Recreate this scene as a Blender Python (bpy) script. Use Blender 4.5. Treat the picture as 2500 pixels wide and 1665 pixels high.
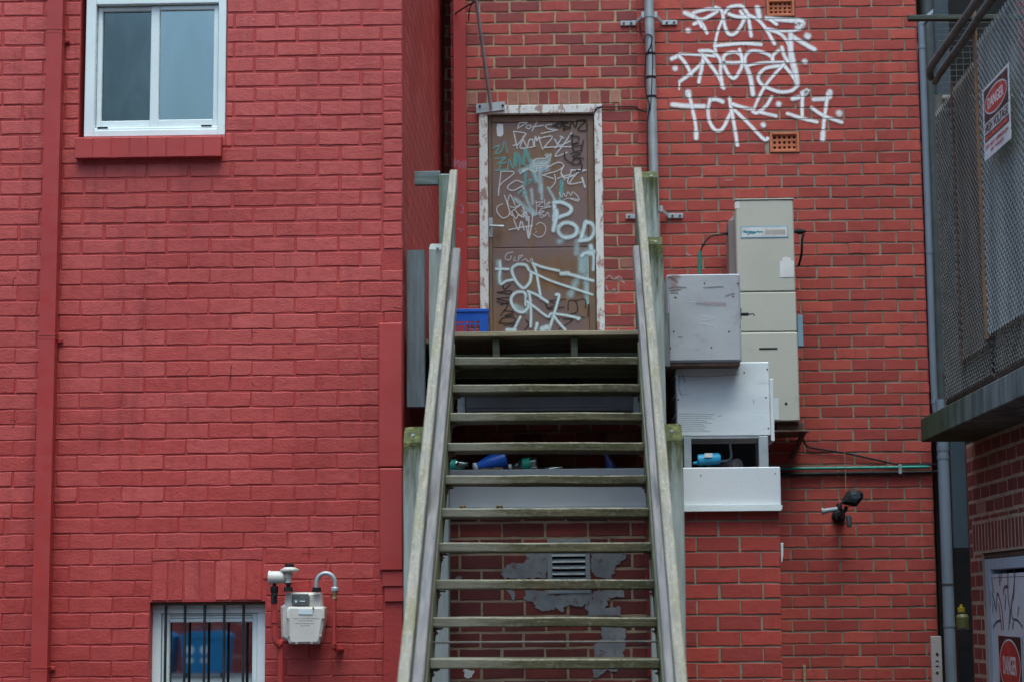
import bpy, bmesh, math, random
from mathutils import Vector, Matrix, Euler
from mathutils import noise as mnoise
random.seed(7)
rad = math.radians
for o in list(bpy.data.objects): bpy.data.objects.remove(o)
scene = bpy.context.scene
COL = scene.collection

# ---------------------------------------------------------------- camera
EYE = 1.6
YAW, PITCH, ROLL = rad(1.575), rad(7.56), rad(-0.45)
CAMROT = Matrix.Rotation(YAW, 3, 'Z') @ Matrix.Rotation(math.pi/2+PITCH, 3, 'X') @ Matrix.Rotation(ROLL, 3, 'Z')
CAMPOS = Vector((0, 0, EYE))
cd = bpy.data.cameras.new("camera"); cam = bpy.data.objects.new("camera", cd); COL.objects.link(cam)
cam.matrix_world = Matrix.Translation(CAMPOS) @ CAMROT.to_4x4()
cd.sensor_fit = 'HORIZONTAL'; cd.sensor_width = 36.0; cd.lens = 4800/2500*36
cd.clip_start = 0.05; cd.clip_end = 500
cd.dof.use_dof = True; cd.dof.focus_distance = 11.9; cd.dof.aperture_fstop = 2.8
scene.camera = cam

# ---------------------------------------------------------------- world, sun, exposure
SUN_EL, SUN_AZ = rad(68), rad(170)      # azimuth measured from +Y clockwise: light comes from behind the camera
w = bpy.data.worlds.new("World"); scene.world = w; w.use_nodes = True
nt = w.node_tree; nt.nodes.clear()
sky = nt.nodes.new('ShaderNodeTexSky'); sky.sky_type = 'NISHITA'; sky.sun_disc = False
sky.sun_elevation = SUN_EL; sky.sun_rotation = SUN_AZ; sky.altitude = 0; sky.air_density = 1.0; sky.dust_density = 3.0; sky.ozone_density = 1.0
bg = nt.nodes.new('ShaderNodeBackground'); bg.inputs['Strength'].default_value = 0.15
wo = nt.nodes.new('ShaderNodeOutputWorld')
tint = nt.nodes.new('ShaderNodeMix'); tint.data_type = 'RGBA'; tint.blend_type = 'MULTIPLY'; tint.inputs[0].default_value = 1; tint.inputs[7].default_value = (.81, 1.0, 1.01, 1)   # grey overcast takes some red out of the clear sky
nt.links.new(sky.outputs[0], tint.inputs[6]); 
# overcast luminance: the cloud deck is about three times brighter overhead than at the horizon
tc = nt.nodes.new('ShaderNodeTexCoord'); sx_ = nt.nodes.new('ShaderNodeSeparateXYZ'); nt.links.new(tc.outputs['Generated'], sx_.inputs[0])
mr = nt.nodes.new('ShaderNodeMapRange'); mr.inputs[1].default_value = 0; mr.inputs[2].default_value = 1; mr.inputs[3].default_value = .15; mr.inputs[4].default_value = 2.3; nt.links.new(sx_.outputs[2], mr.inputs[0])
ov = nt.nodes.new('ShaderNodeMix'); ov.data_type = 'RGBA'; ov.blend_type = 'MULTIPLY'; ov.inputs[0].default_value = 1; nt.links.new(tint.outputs[2], ov.inputs[6]); nt.links.new(mr.outputs[0], ov.inputs[7]); nt.links.new(ov.outputs[2], bg.inputs[0]); nt.links.new(bg.outputs[0], wo.inputs[0])
sd = bpy.data.lights.new("sun", 'SUN'); sd.energy = 0.5; sd.angle = rad(35); sd.color = (.95, 1, .96)
sun = bpy.data.objects.new("sun", sd); COL.objects.link(sun)
sdir = Vector((math.sin(SUN_AZ)*math.cos(SUN_EL), math.cos(SUN_AZ)*math.cos(SUN_EL), math.sin(SUN_EL)))
sun.rotation_euler = sdir.to_track_quat('Z', 'Y').to_euler()
scene.view_settings.view_transform = 'Standard'; scene.view_settings.look = 'None'
scene.view_settings.exposure = 0.60; scene.view_settings.gamma = 1.0
scene.render.engine = 'CYCLES'

# ---------------------------------------------------------------- measuring helpers (sight lines of the camera)
def ray(u, v): return CAMROT @ Vector(((u-1250)/4800, -(v-832.5)/4800, -1))
def PY(u, v, y): r = ray(u, v); return CAMPOS + r*(y/r.y)
def PX(u, v, x): r = ray(u, v); return CAMPOS + r*(x/r.x)
def RECT(u0, v0, u1, v1, y):
    a, b = PY(u0, (v0+v1)/2, y), PY(u1, (v0+v1)/2, y); c, d = PY((u0+u1)/2, v0, y), PY((u0+u1)/2, v1, y)
    return a.x, b.x, d.z, c.z

# ---------------------------------------------------------------- materials
def lin(r, g, b):
    f = lambda c: (c/255/12.92) if c/255 <= .04045 else ((c/255+.055)/1.055)**2.4
    return (f(r), f(g), f(b))
class G:
    def __init__(s, name):
        s.m = bpy.data.materials.new(name); s.m.use_nodes = True; s.t = s.m.node_tree; s.t.nodes.clear()
        s.out = s.n('ShaderNodeOutputMaterial'); s.b = s.n('ShaderNodeBsdfPrincipled'); s.l(s.b.outputs[0], s.out.inputs[0])
    def n(s, k, **kw):
        x = s.t.nodes.new(k)
        for a, v in kw.items(): setattr(x, a, v)
        return x
    def l(s, a, b): s.t.links.new(a, b)
    def gr(s, sc=(1, 1, 1), src='gr'):
        a = s.n('ShaderNodeAttribute', attribute_name=src); mp = s.n('ShaderNodeMapping'); mp.inputs['Scale'].default_value = sc
        s.l(a.outputs['Vector'], mp.inputs[0]); return mp.outputs[0]
    def noise(s, vec, scale, detail=5, rough=.6, dist=0):
        x = s.n('ShaderNodeTexNoise'); x.inputs['Scale'].default_value = scale; x.inputs['Detail'].default_value = detail
        x.inputs['Roughness'].default_value = rough; x.inputs['Distortion'].default_value = dist; s.l(vec, x.inputs['Vector']); return x.outputs[0]
    def ramp(s, f, a, b, lo=0., hi=1.):
        x = s.n('ShaderNodeMapRange', interpolation_type='SMOOTHSTEP'); s.l(f, x.inputs[0])
        for i, v in zip((1, 2, 3, 4), (a, b, lo, hi)): x.inputs[i].default_value = v
        return x.outputs[0]
    def mix(s, f, a, b, mode='MIX'):
        x = s.n('ShaderNodeMix', data_type='RGBA', blend_type=mode)
        for i, v in ((0, f), (6, a), (7, b)):
            if isinstance(v, (int, float)): x.inputs[i].default_value = v
            elif isinstance(v, tuple): x.inputs[i].default_value = (*v[:3], 1)
            else: s.l(v, x.inputs[i])
        return x.outputs[2]
    def math(s, op, a, b=0.):
        x = s.n('ShaderNodeMath', operation=op)
        for i, v in ((0, a), (1, b)):
            if isinstance(v, (int, float)): x.inputs[i].default_value = v
            else: s.l(v, x.inputs[i])
        return x.outputs[0]
    def bump(s, h, strength, dist):
        x = s.n('ShaderNodeBump'); x.inputs['Strength'].default_value = strength; x.inputs['Distance'].default_value = dist
        s.l(h, x.inputs['Height']); s.l(x.outputs[0], s.b.inputs['Normal'])
    def done(s, col=None, rough=.7, metal=0., spec=.5):
        if col is not None:
            if isinstance(col, tuple): s.b.inputs['Base Color'].default_value = (*col, 1)
            else: s.l(col, s.b.inputs['Base Color'])
        if isinstance(rough, (int, float)): s.b.inputs['Roughness'].default_value = rough
        else: s.l(rough, s.b.inputs['Roughness'])
        s.b.inputs['Metallic'].default_value = metal; s.b.inputs['Specular IOR Level'].default_value = spec
        return s.m
def mul(c, k): return tuple(min(x*k, 1) for x in c)

def paint(name, c, c2=None, dirt=(.05, .045, .04), amt=.35, sc=3., rough=.5, metal=0., st=(1, 1, 1), bs=60., bd=.0015, spec=.5, lo=.55, hi=.75):
    g = G(name); v = g.gr(st); c2 = c2 or mul(c, .8)
    col = g.mix(g.ramp(g.noise(v, sc, 6), .35, .65), c, c2)
    d = g.ramp(g.noise(v, sc*2.7, 8, .7), lo, hi, 0, amt)
    col = g.mix(d, col, dirt)
    g.bump(g.noise(v, bs, 4), .5, bd)
    r = g.ramp(g.noise(v, sc*4, 4), .3, .7, rough-.12, rough+.12)
    return g.done(col, r, metal, spec)

def brickmat(name, a, b, odd, stain=.35, scale=1.0, rough=.75, bd=.002, streak=.35):
    """fired or painted brick: 'tone' is a per-brick number"""
    g = G(name); v = g.gr(); t = g.n('ShaderNodeAttribute', attribute_name='tone').outputs['Fac']
    col = g.mix(g.ramp(t, 0, .9), a, b); col = g.mix(g.ramp(t, .93, .97), col, odd)
    n1 = g.noise(v, 1.1*scale, 5, .6); col = g.mix(g.ramp(n1, .35, .7, 0, stain), col, mul(b, .75))
    n2 = g.noise(v, 26, 6, .7); col = g.mix(g.ramp(n2, .45, .75, 0, .3), col, mul(b, .6))
    if streak: col = g.mix(g.ramp(g.noise(g.gr((6, 6, .7)), 1.6, 7, .7), .50, .74, 0, streak), col, mul(b, .5)); col = g.mix(g.ramp(g.noise(v, 60, 5, .8), .68, .74, 0, .7), col, mul(a, .35))
    n4 = g.noise(v, 9, 7, .75); col = g.mix(g.ramp(n4, .6, .78, 0, .35), col, mul(odd, 1.0))
    n3 = g.noise(g.gr((1, 1, 2.2)), 75, 4, .7)
    h = g.math('ADD', g.math('MULTIPLY', n2, 1.6), n3)
    h = g.math('ADD', h, g.math('MULTIPLY', g.noise(v, 7, 4, .6), 3.0)); g.bump(h, 1.0, bd)
    return g.done(col, rough, 0, .4)

WHITE = paint('white_paint', (.74, .80, .81), (.66, .72, .73), dirt=(.3, .28, .25), amt=.18, rough=.35)
M_GROUND = paint('asphalt', (.06, .06, .062), (.045, .045, .047), amt=.5, sc=2, rough=.9, bs=120, bd=.004)
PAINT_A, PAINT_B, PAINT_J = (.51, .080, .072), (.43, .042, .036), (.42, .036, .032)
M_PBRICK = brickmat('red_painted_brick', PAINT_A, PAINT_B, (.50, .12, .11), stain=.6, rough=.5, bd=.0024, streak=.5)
M_PJOINT = paint('red_painted_mortar', PAINT_J, mul(PAINT_J, .85), dirt=(.12, .015, .015), amt=.45, sc=4, rough=.6, bs=35, bd=.006)
M_PREND = paint('red_painted_render', (.42, .044, .039), (.37, .038, .034), dirt=(.2, .03, .03), amt=.25, sc=2, rough=.5, bs=14, bd=.003)
M_PMETAL = paint('red_painted_metal', (.40, .041, .037), (.36, .036, .032), dirt=(.2, .03, .03), amt=.15, rough=.42)
M_BBRICK = brickmat('red_brick', (.52, .088, .066), (.37, .056, .046), (.46, .19, .15), stain=.35)
M_OBRICK = brickmat('old_brick', (.47, .080, .065), (.25, .05, .05), (.42, .20, .15), stain=.5)
M_BMORT = paint('tan_mortar', (.43, .32, .21), (.32, .235, .16), dirt=(.08, .06, .045), amt=.6, sc=5, rough=.95, bs=70, bd=.004)
M_GMORT = paint('grey_mortar', (.30, .25, .19), (.21, .175, .135), dirt=(.06, .05, .04), amt=.6, sc=5, rough=.95, bs=70, bd=.004)
M_KBRICK = brickmat('dark_red_brick', (.30, .062, .045), (.19, .042, .035), (.42, .18, .13), stain=.4)
M_KMORT = paint('buff_mortar', (.48, .34, .24), (.37, .26, .19), dirt=(.1, .07, .05), amt=.5, sc=5, rough=.95, bs=70, bd=.004)
M_GALV = paint('galvanised_metal', (.42, .46, .48), (.33, .37, .40), dirt=(.16, .17, .18), amt=.4, sc=8, rough=.45, metal=.35)
M_ZINC = paint('grey_painted_pipe', (.30, .34, .37), (.26, .30, .33), dirt=(.1, .1, .1), amt=.3, sc=5, rough=.5)
M_BLACK = paint('black_plastic', (.010, .011, .013), (.015, .016, .018), amt=.1, rough=.6, spec=.25)
M_DARK = paint('black_void', (.004, .004, .005), amt=0, rough=1, spec=0)
M_BARS = paint('black_painted_steel', (.012, .013, .016), (.02, .02, .024), amt=.2, rough=.45)
M_BEIGE = paint('beige_enamel', (.50, .49, .43), (.46, .455, .40), dirt=(.16, .15, .13), amt=.18, sc=2.5, rough=.45)
M_METER = paint('cream_cast_metal', (.58, .54, .50), (.52, .48, .44), dirt=(.15, .12, .10), amt=.25, sc=7, rough=.5)
M_STEELBOX = paint('weathered_grey_steel', (.42, .42, .44), (.35, .35, .385), dirt=(.15, .10, .10), amt=.45, sc=3.2, rough=.55, st=(1, 1, 1.6))
M_WHITEBOX = paint('weathered_white_sheet', (.72, .76, .79), (.62, .66, .70), dirt=(.2, .2, .21), amt=.4, sc=4, rough=.5, st=(.6, 1, 2.2), lo=.56, hi=.74)
M_FASCIA = paint('white_sheet_metal', (.66, .67, .70), (.61, .62, .66), dirt=(.3, .3, .3), amt=.12, sc=2.2, rough=.45)
M_BLUEPL = paint('blue_plastic', (.005, .10, .55), (.004, .085, .46), amt=.08, rough=.4)
M_BIN = paint('blue_bin_plastic', (.008, .20, .40), (.008, .17, .36), amt=.05, rough=.45)
M_TEAL = paint('green_plastic', (.0, .26, .20), (.0, .22, .17), amt=.1, rough=.4)
M_CYAN = paint('light_blue_plastic', (.02, .36, .62), (.02, .30, .55), amt=.15, sc=12, rough=.4)
M_BROWN = paint('rusty_steel', (.13, .065, .045), (.07, .045, .035), dirt=(.24, .09, .04), amt=.7, sc=9, rough=.85, bs=80, bd=.003)
M_RAILST = paint('dark_galvanised_tube', (.13, .115, .105), (.09, .08, .07), dirt=(.15, .09, .06), amt=.5, sc=9, rough=.7)
M_DBLUE = paint('slate_blue_steel', (.034, .058, .078), (.028, .048, .066), amt=.15, rough=.6)
M_PIPE = paint('slate_grey_pvc', (.19, .24, .30), (.165, .21, .265), dirt=(.07, .08, .09), amt=.25, rough=.45)
M_CONC = None
M_SIGNW = paint('sign_white', (.72, .72, .72), amt=.1, rough=.45)
M_SIGNK = paint('sign_black', (.02, .016, .02), amt=0, rough=.45)
M_SIGNR = paint('sign_red', (.55, .05, .035), amt=0, rough=.45)
M_LABEL = paint('faded_label', (.62, .66, .68), (.55, .6, .63), amt=.3, rough=.6)
M_TERRA = paint('terracotta', (.54, .17, .085), (.46, .14, .07), dirt=(.3, .1, .06), amt=.3, sc=6, rough=.8)
M_STRING = paint('string', (.4, .28, .22), amt=0, rough=.9)
M_PINK = paint('pink_painted_pipe', (.62, .30, .33), (.58, .27, .30), amt=.2, rough=.6)
M_OLIVE = paint('olive_painted_metal', (.11, .12, .035), amt=.3, rough=.6)
M_YELLOW = paint('yellow_plastic', (.38, .27, .02), amt=.2, rough=.5)
M_BRASS = paint('brass', (.38, .27, .12), (.3, .2, .1), amt=.3, rough=.4, metal=.6)
M_LEAFBR = paint('dead_leaf', (.16, .10, .05), amt=.4, rough=.9)

def timber(name, a, b, moss, mossamt, dark, grain=1., lichen=None, split=.5, edge=None, end=None):
    g = G(name); v = g.gr((1.2, 14*grain, 14*grain)); n = g.noise(v, 3.2, 8, .62, .4)
    col = g.mix(g.ramp(n, .3, .7), a, b)
    n2 = g.noise(g.gr((1.5, 5, 5)), 2.2, 6, .7); col = g.mix(g.ramp(n2, .42, .66, 0, mossamt), col, moss)
    fine = g.noise(g.gr((6, 90, 90)), 3, 5, .7); col = g.mix(g.ramp(fine, .55, .75, 0, split), col, dark)
    if lichen:
        l = g.noise(g.gr((1, 1.5, 1.5)), 30, 9, .85); col = g.mix(g.ramp(l, .52, .60, 0, .8), col, lichen); l2 = g.noise(g.gr((1, 2, 2)), 48, 8, .85); col = g.mix(g.ramp(l2, .54, .62, 0, .55), col, dark)
    if edge:      # worn front edge, bleached left end (st = where on the board: along, across, up)
        q = g.n('ShaderNodeAttribute', attribute_name='st'); sp = g.n('ShaderNodeSeparateXYZ'); g.l(q.outputs['Vector'], sp.inputs[0])
        e1 = g.ramp(g.math('SUBTRACT', sp.outputs[0], g.math('MULTIPLY', g.noise(g.gr((2, 12, 12)), 5, 6, .7), .7)), -.32, .12, .85, 0); col = g.mix(e1, col, end)
        m = g.math('MULTIPLY', g.ramp(sp.outputs[2], .62, .98), g.ramp(sp.outputs[1], .90, .985)); k = g.noise(g.gr((3, 3, 3)), 6, 6, .8)
        col = g.mix(g.math('MULTIPLY', m, g.ramp(k, .32, .6)), col, edge)
    h = g.math('ADD', g.math('MULTIPLY', n, 1.5), fine); g.bump(h, .8, .0035)
    return g.done(col, .88, 0, .25)
M_TREAD = timber('mossy_tread_timber', (.135, .108, .060), (.056, .046, .030), (.048, .052, .020), .6, (.022, .022, .018), lichen=(.17, .175, .125), edge=(.36, .33, .25), end=(.23, .22, .18))
M_RAIL = timber('silvered_rail_timber', (.33, .30, .26), (.20, .185, .165), (.21, .19, .10), .6, (.065, .055, .055), lichen=(.40, .355, .25), grain=1.6, split=.75)
M_MID = timber('grey_rail_timber', (.33, .295, .275), (.19, .175, .175), (.20, .19, .20), .5, (.12, .11, .12), split=.7)
M_POST = timber('grey_post_timber', (.36, .38, .36), (.27, .29, .28), (.24, .27, .22), .3, (.12, .13, .12), split=.4)
M_STRG = timber('mossy_stringer_timber', (.24, .235, .15), (.15, .155, .09), (.09, .10, .045), .7, (.05, .05, .035), split=.5)
M_DECK = timber('weathered_deck_timber', (.36, .29, .20), (.27, .22, .15), (.2, .19, .1), .3, (.1, .08, .06), split=.4)
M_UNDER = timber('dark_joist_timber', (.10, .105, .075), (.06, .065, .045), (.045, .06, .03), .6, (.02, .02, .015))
def postmoss(name, clean=(.37, .40, .38)):
    """post whose inner face carries a tongue of green moss that runs down from the cap (gr.x = metres below the top)"""
    g = G(name); a = g.n('ShaderNodeAttribute', attribute_name='gr'); sp = g.n('ShaderNodeSeparateXYZ'); g.l(a.outputs['Vector'], sp.inputs[0])
    v = g.gr((1.2, 14, 14)); n = g.noise(v, 3, 7, .65, .3)
    base = g.mix(g.ramp(n, .3, .7), clean, mul(clean, .72))
    n2 = g.noise(g.gr((1.6, 16, 16)), 2.5, 6, .7)
    edge = g.math('ADD', sp.outputs[0], g.math('MULTIPLY', n2, -.9))
    m = g.ramp(edge, -.42, -.02, .95, 0)
    green = g.mix(g.ramp(g.noise(g.gr((3, 12, 12)), 4, 6), .3, .7), (.030, .038, .010), (.082, .092, .022))
    col = g.mix(m, base, green)
    lich = g.math('MULTIPLY', g.ramp(sp.outputs[0], .02, .09, 1, 0), g.ramp(g.noise(g.gr(), 30, 6), .5, .68))
    col = g.mix(g.math('MULTIPLY', lich, .75), col, (.27, .22, .08))
    g.bump(n, .6, .003); return g.done(col, .9, 0, .25)
M_PMOSS = postmoss('moss_streaked_post_timber')

def concrete():
    g = G('mossy_concrete'); v = g.gr((1, 1, 1)); sp = g.n('ShaderNodeSeparateXYZ'); a = g.n('ShaderNodeNewGeometry'); g.l(a.outputs['Position'], sp.inputs[0])
    col = g.mix(g.ramp(g.noise(g.gr((2.2, 2.2, .35)), 3, 7, .65), .38, .62), (.20, .215, .20), (.075, .085, .09))
    m = g.ramp(g.math('ADD', g.math('MULTIPLY', sp.outputs[1], -1), g.math('MULTIPLY', g.noise(v, 4, 6), 1.5)), -10.9, -8.9, .85, 0)
    col = g.mix(m, col, (.045, .062, .012))
    st = g.noise(g.gr((14, 14, .8)), 2, 5); col = g.mix(g.ramp(st, .55, .7, 0, .5), col, (.028, .033, .024))
    g.bump(g.noise(v, 40, 6), .7, .004); return g.done(col, .9, 0, .3)
M_CONC = concrete()

def flaky():
    g = G('flaking_white_paint'); v = g.gr((1, 1, 1))
    n = g.noise(g.gr((1.6, 1.6, .8)), 12, 9, .75, .3)
    col = g.mix(g.ramp(n, .52, .57), (.66, .68, .68), (.34, .21, .20))
    col = g.mix(g.ramp(g.noise(v, 45, 6, .8), .63, .70, 0, .9), col, (.05, .045, .05))
    g.bump(n, .8, .003); return g.done(col, .6, 0, .4)
M_FLAKY = flaky()
def doorm():
    g = G('brown_door_paint'); v = g.gr((1, 1, 1)); a = g.n('ShaderNodeAttribute', attribute_name='gr')
    n = g.noise(g.gr((9, 9, 1.2)), 2.5, 7, .6)
    col = g.mix(g.ramp(n, .3, .7), (.205, .118, .052), (.155, .085, .040))
    col = g.mix(g.ramp(g.noise(v, 2.1, 5), .40, .58, 0, .85), col, (.17, .115, .12))
    col = g.mix(g.ramp(g.noise(v, 30, 7, .8), .63, .72, 0, .5), col, (.3, .26, .24))
    g.bump(g.noise(v, 30, 5), .3, .001); return g.done(col, .5, 0, .5)
M_DOOR = doorm()
M_DOORFR = paint('brown_door_frame_paint', (.20, .125, .075), (.15, .095, .06), amt=.3, rough=.5, st=(6, 6, 1))

def glass(name, tint, mirror, rough=.02):
    """window glass: sees the dark room behind it, mirrors the alley"""
    g = G(name); g.t.nodes.remove(g.b)
    gl = g.n('ShaderNodeBsdfGlossy'); gl.inputs['Roughness'].default_value = rough; gl.inputs['Color'].default_value = (.86, .97, .95, 1)
    tr = g.n('ShaderNodeBsdfTransparent'); tr.inputs['Color'].default_value = (*tint, 1)
    mx = g.n('ShaderNodeMixShader'); fr = g.n('ShaderNodeFresnel'); fr.inputs['IOR'].default_value = 1.5
    ge = g.n('ShaderNodeNewGeometry'); mp = g.n('ShaderNodeMapping'); mp.inputs['Scale'].default_value = (3, 3, 1); mp.inputs['Rotation'].default_value = (0, .5, 0); g.l(ge.outputs['Position'], mp.inputs[0])
    f = g.math('ADD', g.math('ADD', fr.outputs[0], mirror-.07), g.math('MULTIPLY', g.noise(mp.outputs[0], 1.6, 5, .6, .8), .16)); g.l(f, mx.inputs[0]); g.l(tr.outputs[0], mx.inputs[1]); g.l(gl.outputs[0], mx.inputs[2])
    g.l(mx.outputs[0], g.out.inputs[0]); return g.m
M_GLASS = glass('window_glass', (.30, .42, .44), .36)
M_GLASS2 = glass('screened_window_glass', (.30, .38, .40), .10, .05)
M_GLASS3 = glass('ground_floor_glass', (.3, .32, .34), .62, .015)
M_BOTTLE = glass('clear_bottle_plastic', (.75, .8, .8), .18, .15)
M_ROOM = paint('dim_room_plaster', (.16, .18, .20), (.13, .15, .17), amt=.2, rough=.9)

def spray(name, color, gap=None, density=1.0, soft=.55):
    """sprayed or marker line: fades to nothing at its edges; gr = (along the tip, across, random)"""
    g = G(name); a = g.n('ShaderNodeAttribute', attribute_name='st'); sp = g.n('ShaderNodeSeparateXYZ'); g.l(a.outputs['Vector'], sp.inputs[0])
    d = g.math('SQRT', g.math('ADD', g.math('POWER', sp.outputs[0], 2.), g.math('POWER', sp.outputs[1], 2.)))
    ge = g.n('ShaderNodeNewGeometry')
    nz = g.noise(ge.outputs['Position'], 55, 4, .7)
    d = g.math('ADD', d, g.math('MULTIPLY', g.math('SUBTRACT', nz, .5), .5))
    al = g.math('MULTIPLY', g.ramp(d, 1-soft, 1., density, 0), g.ramp(g.noise(ge.outputs['Position'], 9, 4, .7), .28, .58, .8, 1.))
    if gap:
        sz = g.n('ShaderNodeSeparateXYZ'); g.l(ge.outputs['Position'], sz.inputs[0])
        z = g.math('ADD', sz.outputs[2], g.math('MULTIPLY', sz.outputs[0], -.0))
        fr = g.math('FRACT', g.math('DIVIDE', g.math('SUBTRACT', z, gap[0]), gap[1]))
        m = g.math('ABSOLUTE', g.math('SUBTRACT', fr, .5)); joint = g.ramp(m, .43, .475, 1., .25)
        al = g.math('MULTIPLY', al, joint)
    g.l(al, g.b.inputs['Alpha']); return g.done(color, .7, 0, .3)

# ---------------------------------------------------------------- mesh builder
ORG = {}
class MB:
    """collects shapes in world metres; build() links them as ONE mesh object. gr = texture coordinates, tone = per-piece number"""
    def __init__(s): s.v = []; s.f = []; s.gr = []; s.tone = []; s.mi = []; s.st = []; s.off = Vector((random.uniform(0, 50), random.uniform(0, 50), random.uniform(0, 50)))
    def add(s, vs, fs, grs=None, tone=.5, mi=0, st=None):
        o = len(s.v); s.v += [tuple(x) for x in vs]; s.f += [tuple(i+o for i in f) for f in fs]; s.mi += [mi]*len(fs)
        s.gr += [tuple(g) for g in (grs or vs)]; s.tone += [tone]*len(vs); s.st += ([tuple(x) for x in st] if st else [(0, 0, 0)]*len(vs)); return s
    def box(s, x0, x1, y0, y1, z0, z1, bev=.002, mi=0, tone=.5, M=None, length=None):
        x0, x1 = sorted((x0, x1)); y0, y1 = sorted((y0, y1)); z0, z1 = sorted((z0, z1))
        b = min(bev, (x1-x0)*.3, (y1-y0)*.3, (z1-z0)*.3); c = (x0, x1), (y0, y1), (z0, z1)
        vs = []; idx = {}
        for i in (0, 1):
            for j in (0, 1):
                for k in (0, 1):
                    p = [c[0][i], c[1][j], c[2][k]]; sg = [1-2*i, 1-2*j, 1-2*k]
                    for ax in range(3):
                        q = [p[t]+(sg[t]*b if t != ax else 0) for t in range(3)]; idx[i, j, k, ax] = len(vs); vs.append(q)
        fs = []
        def q4(ax, val, inv):
            o = [t for t in range(3) if t != ax]; pts = []
            for u, w_ in ((0, 0), (1, 0), (1, 1), (0, 1)):
                k = [0]*3; k[ax] = val; k[o[0]] = u; k[o[1]] = w_; pts.append(idx[(*k, ax)])
            fs.append(pts[::-1] if inv else pts)
        for ax, flip in ((0, 0), (1, 1), (2, 0)): q4(ax, 1, flip); q4(ax, 0, not flip)
        for ax in range(3):       # edge chamfers along ax
            a, bb = [t for t in range(3) if t != ax]
            for u in (0, 1):
                for w_ in (0, 1):
                    k0 = [0]*3; k1 = [0]*3; k1[ax] = 1; k0[a] = k1[a] = u; k0[bb] = k1[bb] = w_
                    fs.append([idx[(*k0, a)], idx[(*k1, a)], idx[(*k1, bb)], idx[(*k0, bb)]])
        for i in (0, 1):
            for j in (0, 1):
                for k in (0, 1): fs.append([idx[i, j, k, 0], idx[i, j, k, 1], idx[i, j, k, 2]])
        grs = [Vector(p)+s.off for p in vs]
        if M is not None: vs = [M @ Vector(p) for p in vs]
        return s.add(vs, fs, grs, tone, mi)
    def beam(s, p0, p1, w, h, up=(0, 0, 1), bev=.004, seg=8, wob=.0015, mi=0, topgr=False):
        """straight timber from p0 to p1 with w (sideways) x h (up): slightly uneven, grain runs along it"""
        p0, p1 = Vector(p0), Vector(p1); d = p1-p0; L = d.length; d.normalize(); up = Vector(up); sx = d.cross(up).normalized(); uz = sx.cross(d).normalized()
        prof = []
        hw, hh = w/2, h/2
        for (a, b) in ((-hw, -hh), (hw, -hh), (hw, hh), (-hw, hh)):
            sa, sb = (1 if a > 0 else -1), (1 if b > 0 else -1)
            e1 = (a-sa*bev, b); e2 = (a, b-sb*bev); prof += ([e1, e2] if sa*sb > 0 else [e2, e1])
        # order: make ccw
        prof.sort(key=lambda q: math.atan2(q[1]/h, q[0]/w)); n = len(prof); vs = []; gr = []; sts = []; o = s.off
        for i in range(seg+1):
            t = i/seg*L
            for (a, b) in prof:
                k = mnoise.noise(Vector((t*3+o.x, a*9, b*9+o.y)))*wob*2; kk = mnoise.noise(Vector((t*3+o.y, b*9, a*9)))*wob*2
                vs.append(p0+d*t+sx*(a+k)+uz*(b+kk)); gr.append((t+(0 if topgr else o.x), a+o.y, b+o.z)); sts.append((t/L, a/w*2, b/h*2))
        fs = [(i*n+j, i*n+(j+1) % n, (i+1)*n+(j+1) % n, (i+1)*n+j) for i in range(seg) for j in range(n)]
        fs += [tuple(range(n))[::-1], tuple(seg*n+j for j in range(n))]
        return s.add(vs, fs, gr, .5, mi, sts)
    def tube(s, pts, r, n=12, mi=0, cap=True, closed=False):
        pts = [Vector(p) for p in pts]; vs = []; fs = []; gr = []; prev = None; t = 0
        for i, p in enumerate(pts):
            d = (pts[min(i+1, len(pts)-1)]-pts[max(i-1, 0)]).normalized()
            if prev is None:
                a = Vector((0, 0, 1)) if abs(d.z) < .9 else Vector((1, 0, 0)); prev = d.cross(a).normalized()
            sx = (prev-d*prev.dot(d)).normalized(); prev = sx; sy = d.cross(sx)
            rr = r[i] if isinstance(r, (list, tuple)) else r
            if i: t += (pts[i]-pts[i-1]).length
            for k in range(n):
                a = 2*math.pi*k/n; vs.append(p+sx*math.cos(a)*rr+sy*math.sin(a)*rr); gr.append(Vector(vs[-1])+s.off)
        for i in range(len(pts)-1):
            for k in range(n): fs.append((i*n+k, i*n+(k+1) % n, (i+1)*n+(k+1) % n, (i+1)*n+k))
        if cap: fs += [tuple(range(n))[::-1], tuple((len(pts)-1)*n+k for k in range(n))]
        return s.add(vs, fs, gr, .5, mi)
    def cyl(s, p0, p1, r, n=20, mi=0): return s.tube([p0, p1], r, n, mi)
    def lathe(s, base, axis, prof, n=20, mi=0):
        """prof: (distance along axis, radius)"""
        b = Vector(base); ax = Vector(axis).normalized(); return s.tube([b+ax*t+ax*1e-5*i for i, (t, r) in enumerate(prof)], [r for t, r in prof], n, mi)
    def prism(s, poly, y0, y1, mi=0, M=None, bev=0):
        """poly in (x,z), extruded from y0 (front) to y1"""
        n = len(poly); cx = sum(p[0] for p in poly)/n; cz = sum(p[1] for p in poly)/n
        rings = [[(x, y1, z) for x, z in poly]]
        if bev:
            rings.append([(x, y0+bev, z) for x, z in poly])
            def ins(p):
                dx, dz = p[0]-cx, p[1]-cz; l = math.hypot(dx, dz) or 1; return (p[0]-dx/l*bev*1.3, y0, p[1]-dz/l*bev*1.3)
            rings.append([ins(p) for p in poly])
        else: rings.append([(x, y0, z) for x, z in poly])
        vs = [p for r in rings for p in r]; fs = []
        for i in range(len(rings)-1):
            for k in range(n): fs.append((i*n+k, i*n+(k+1) % n, (i+1)*n+(k+1) % n, (i+1)*n+k))
        fs += [tuple(range(n)), tuple((len(rings)-1)*n+k for k in range(n))[::-1]]
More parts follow.
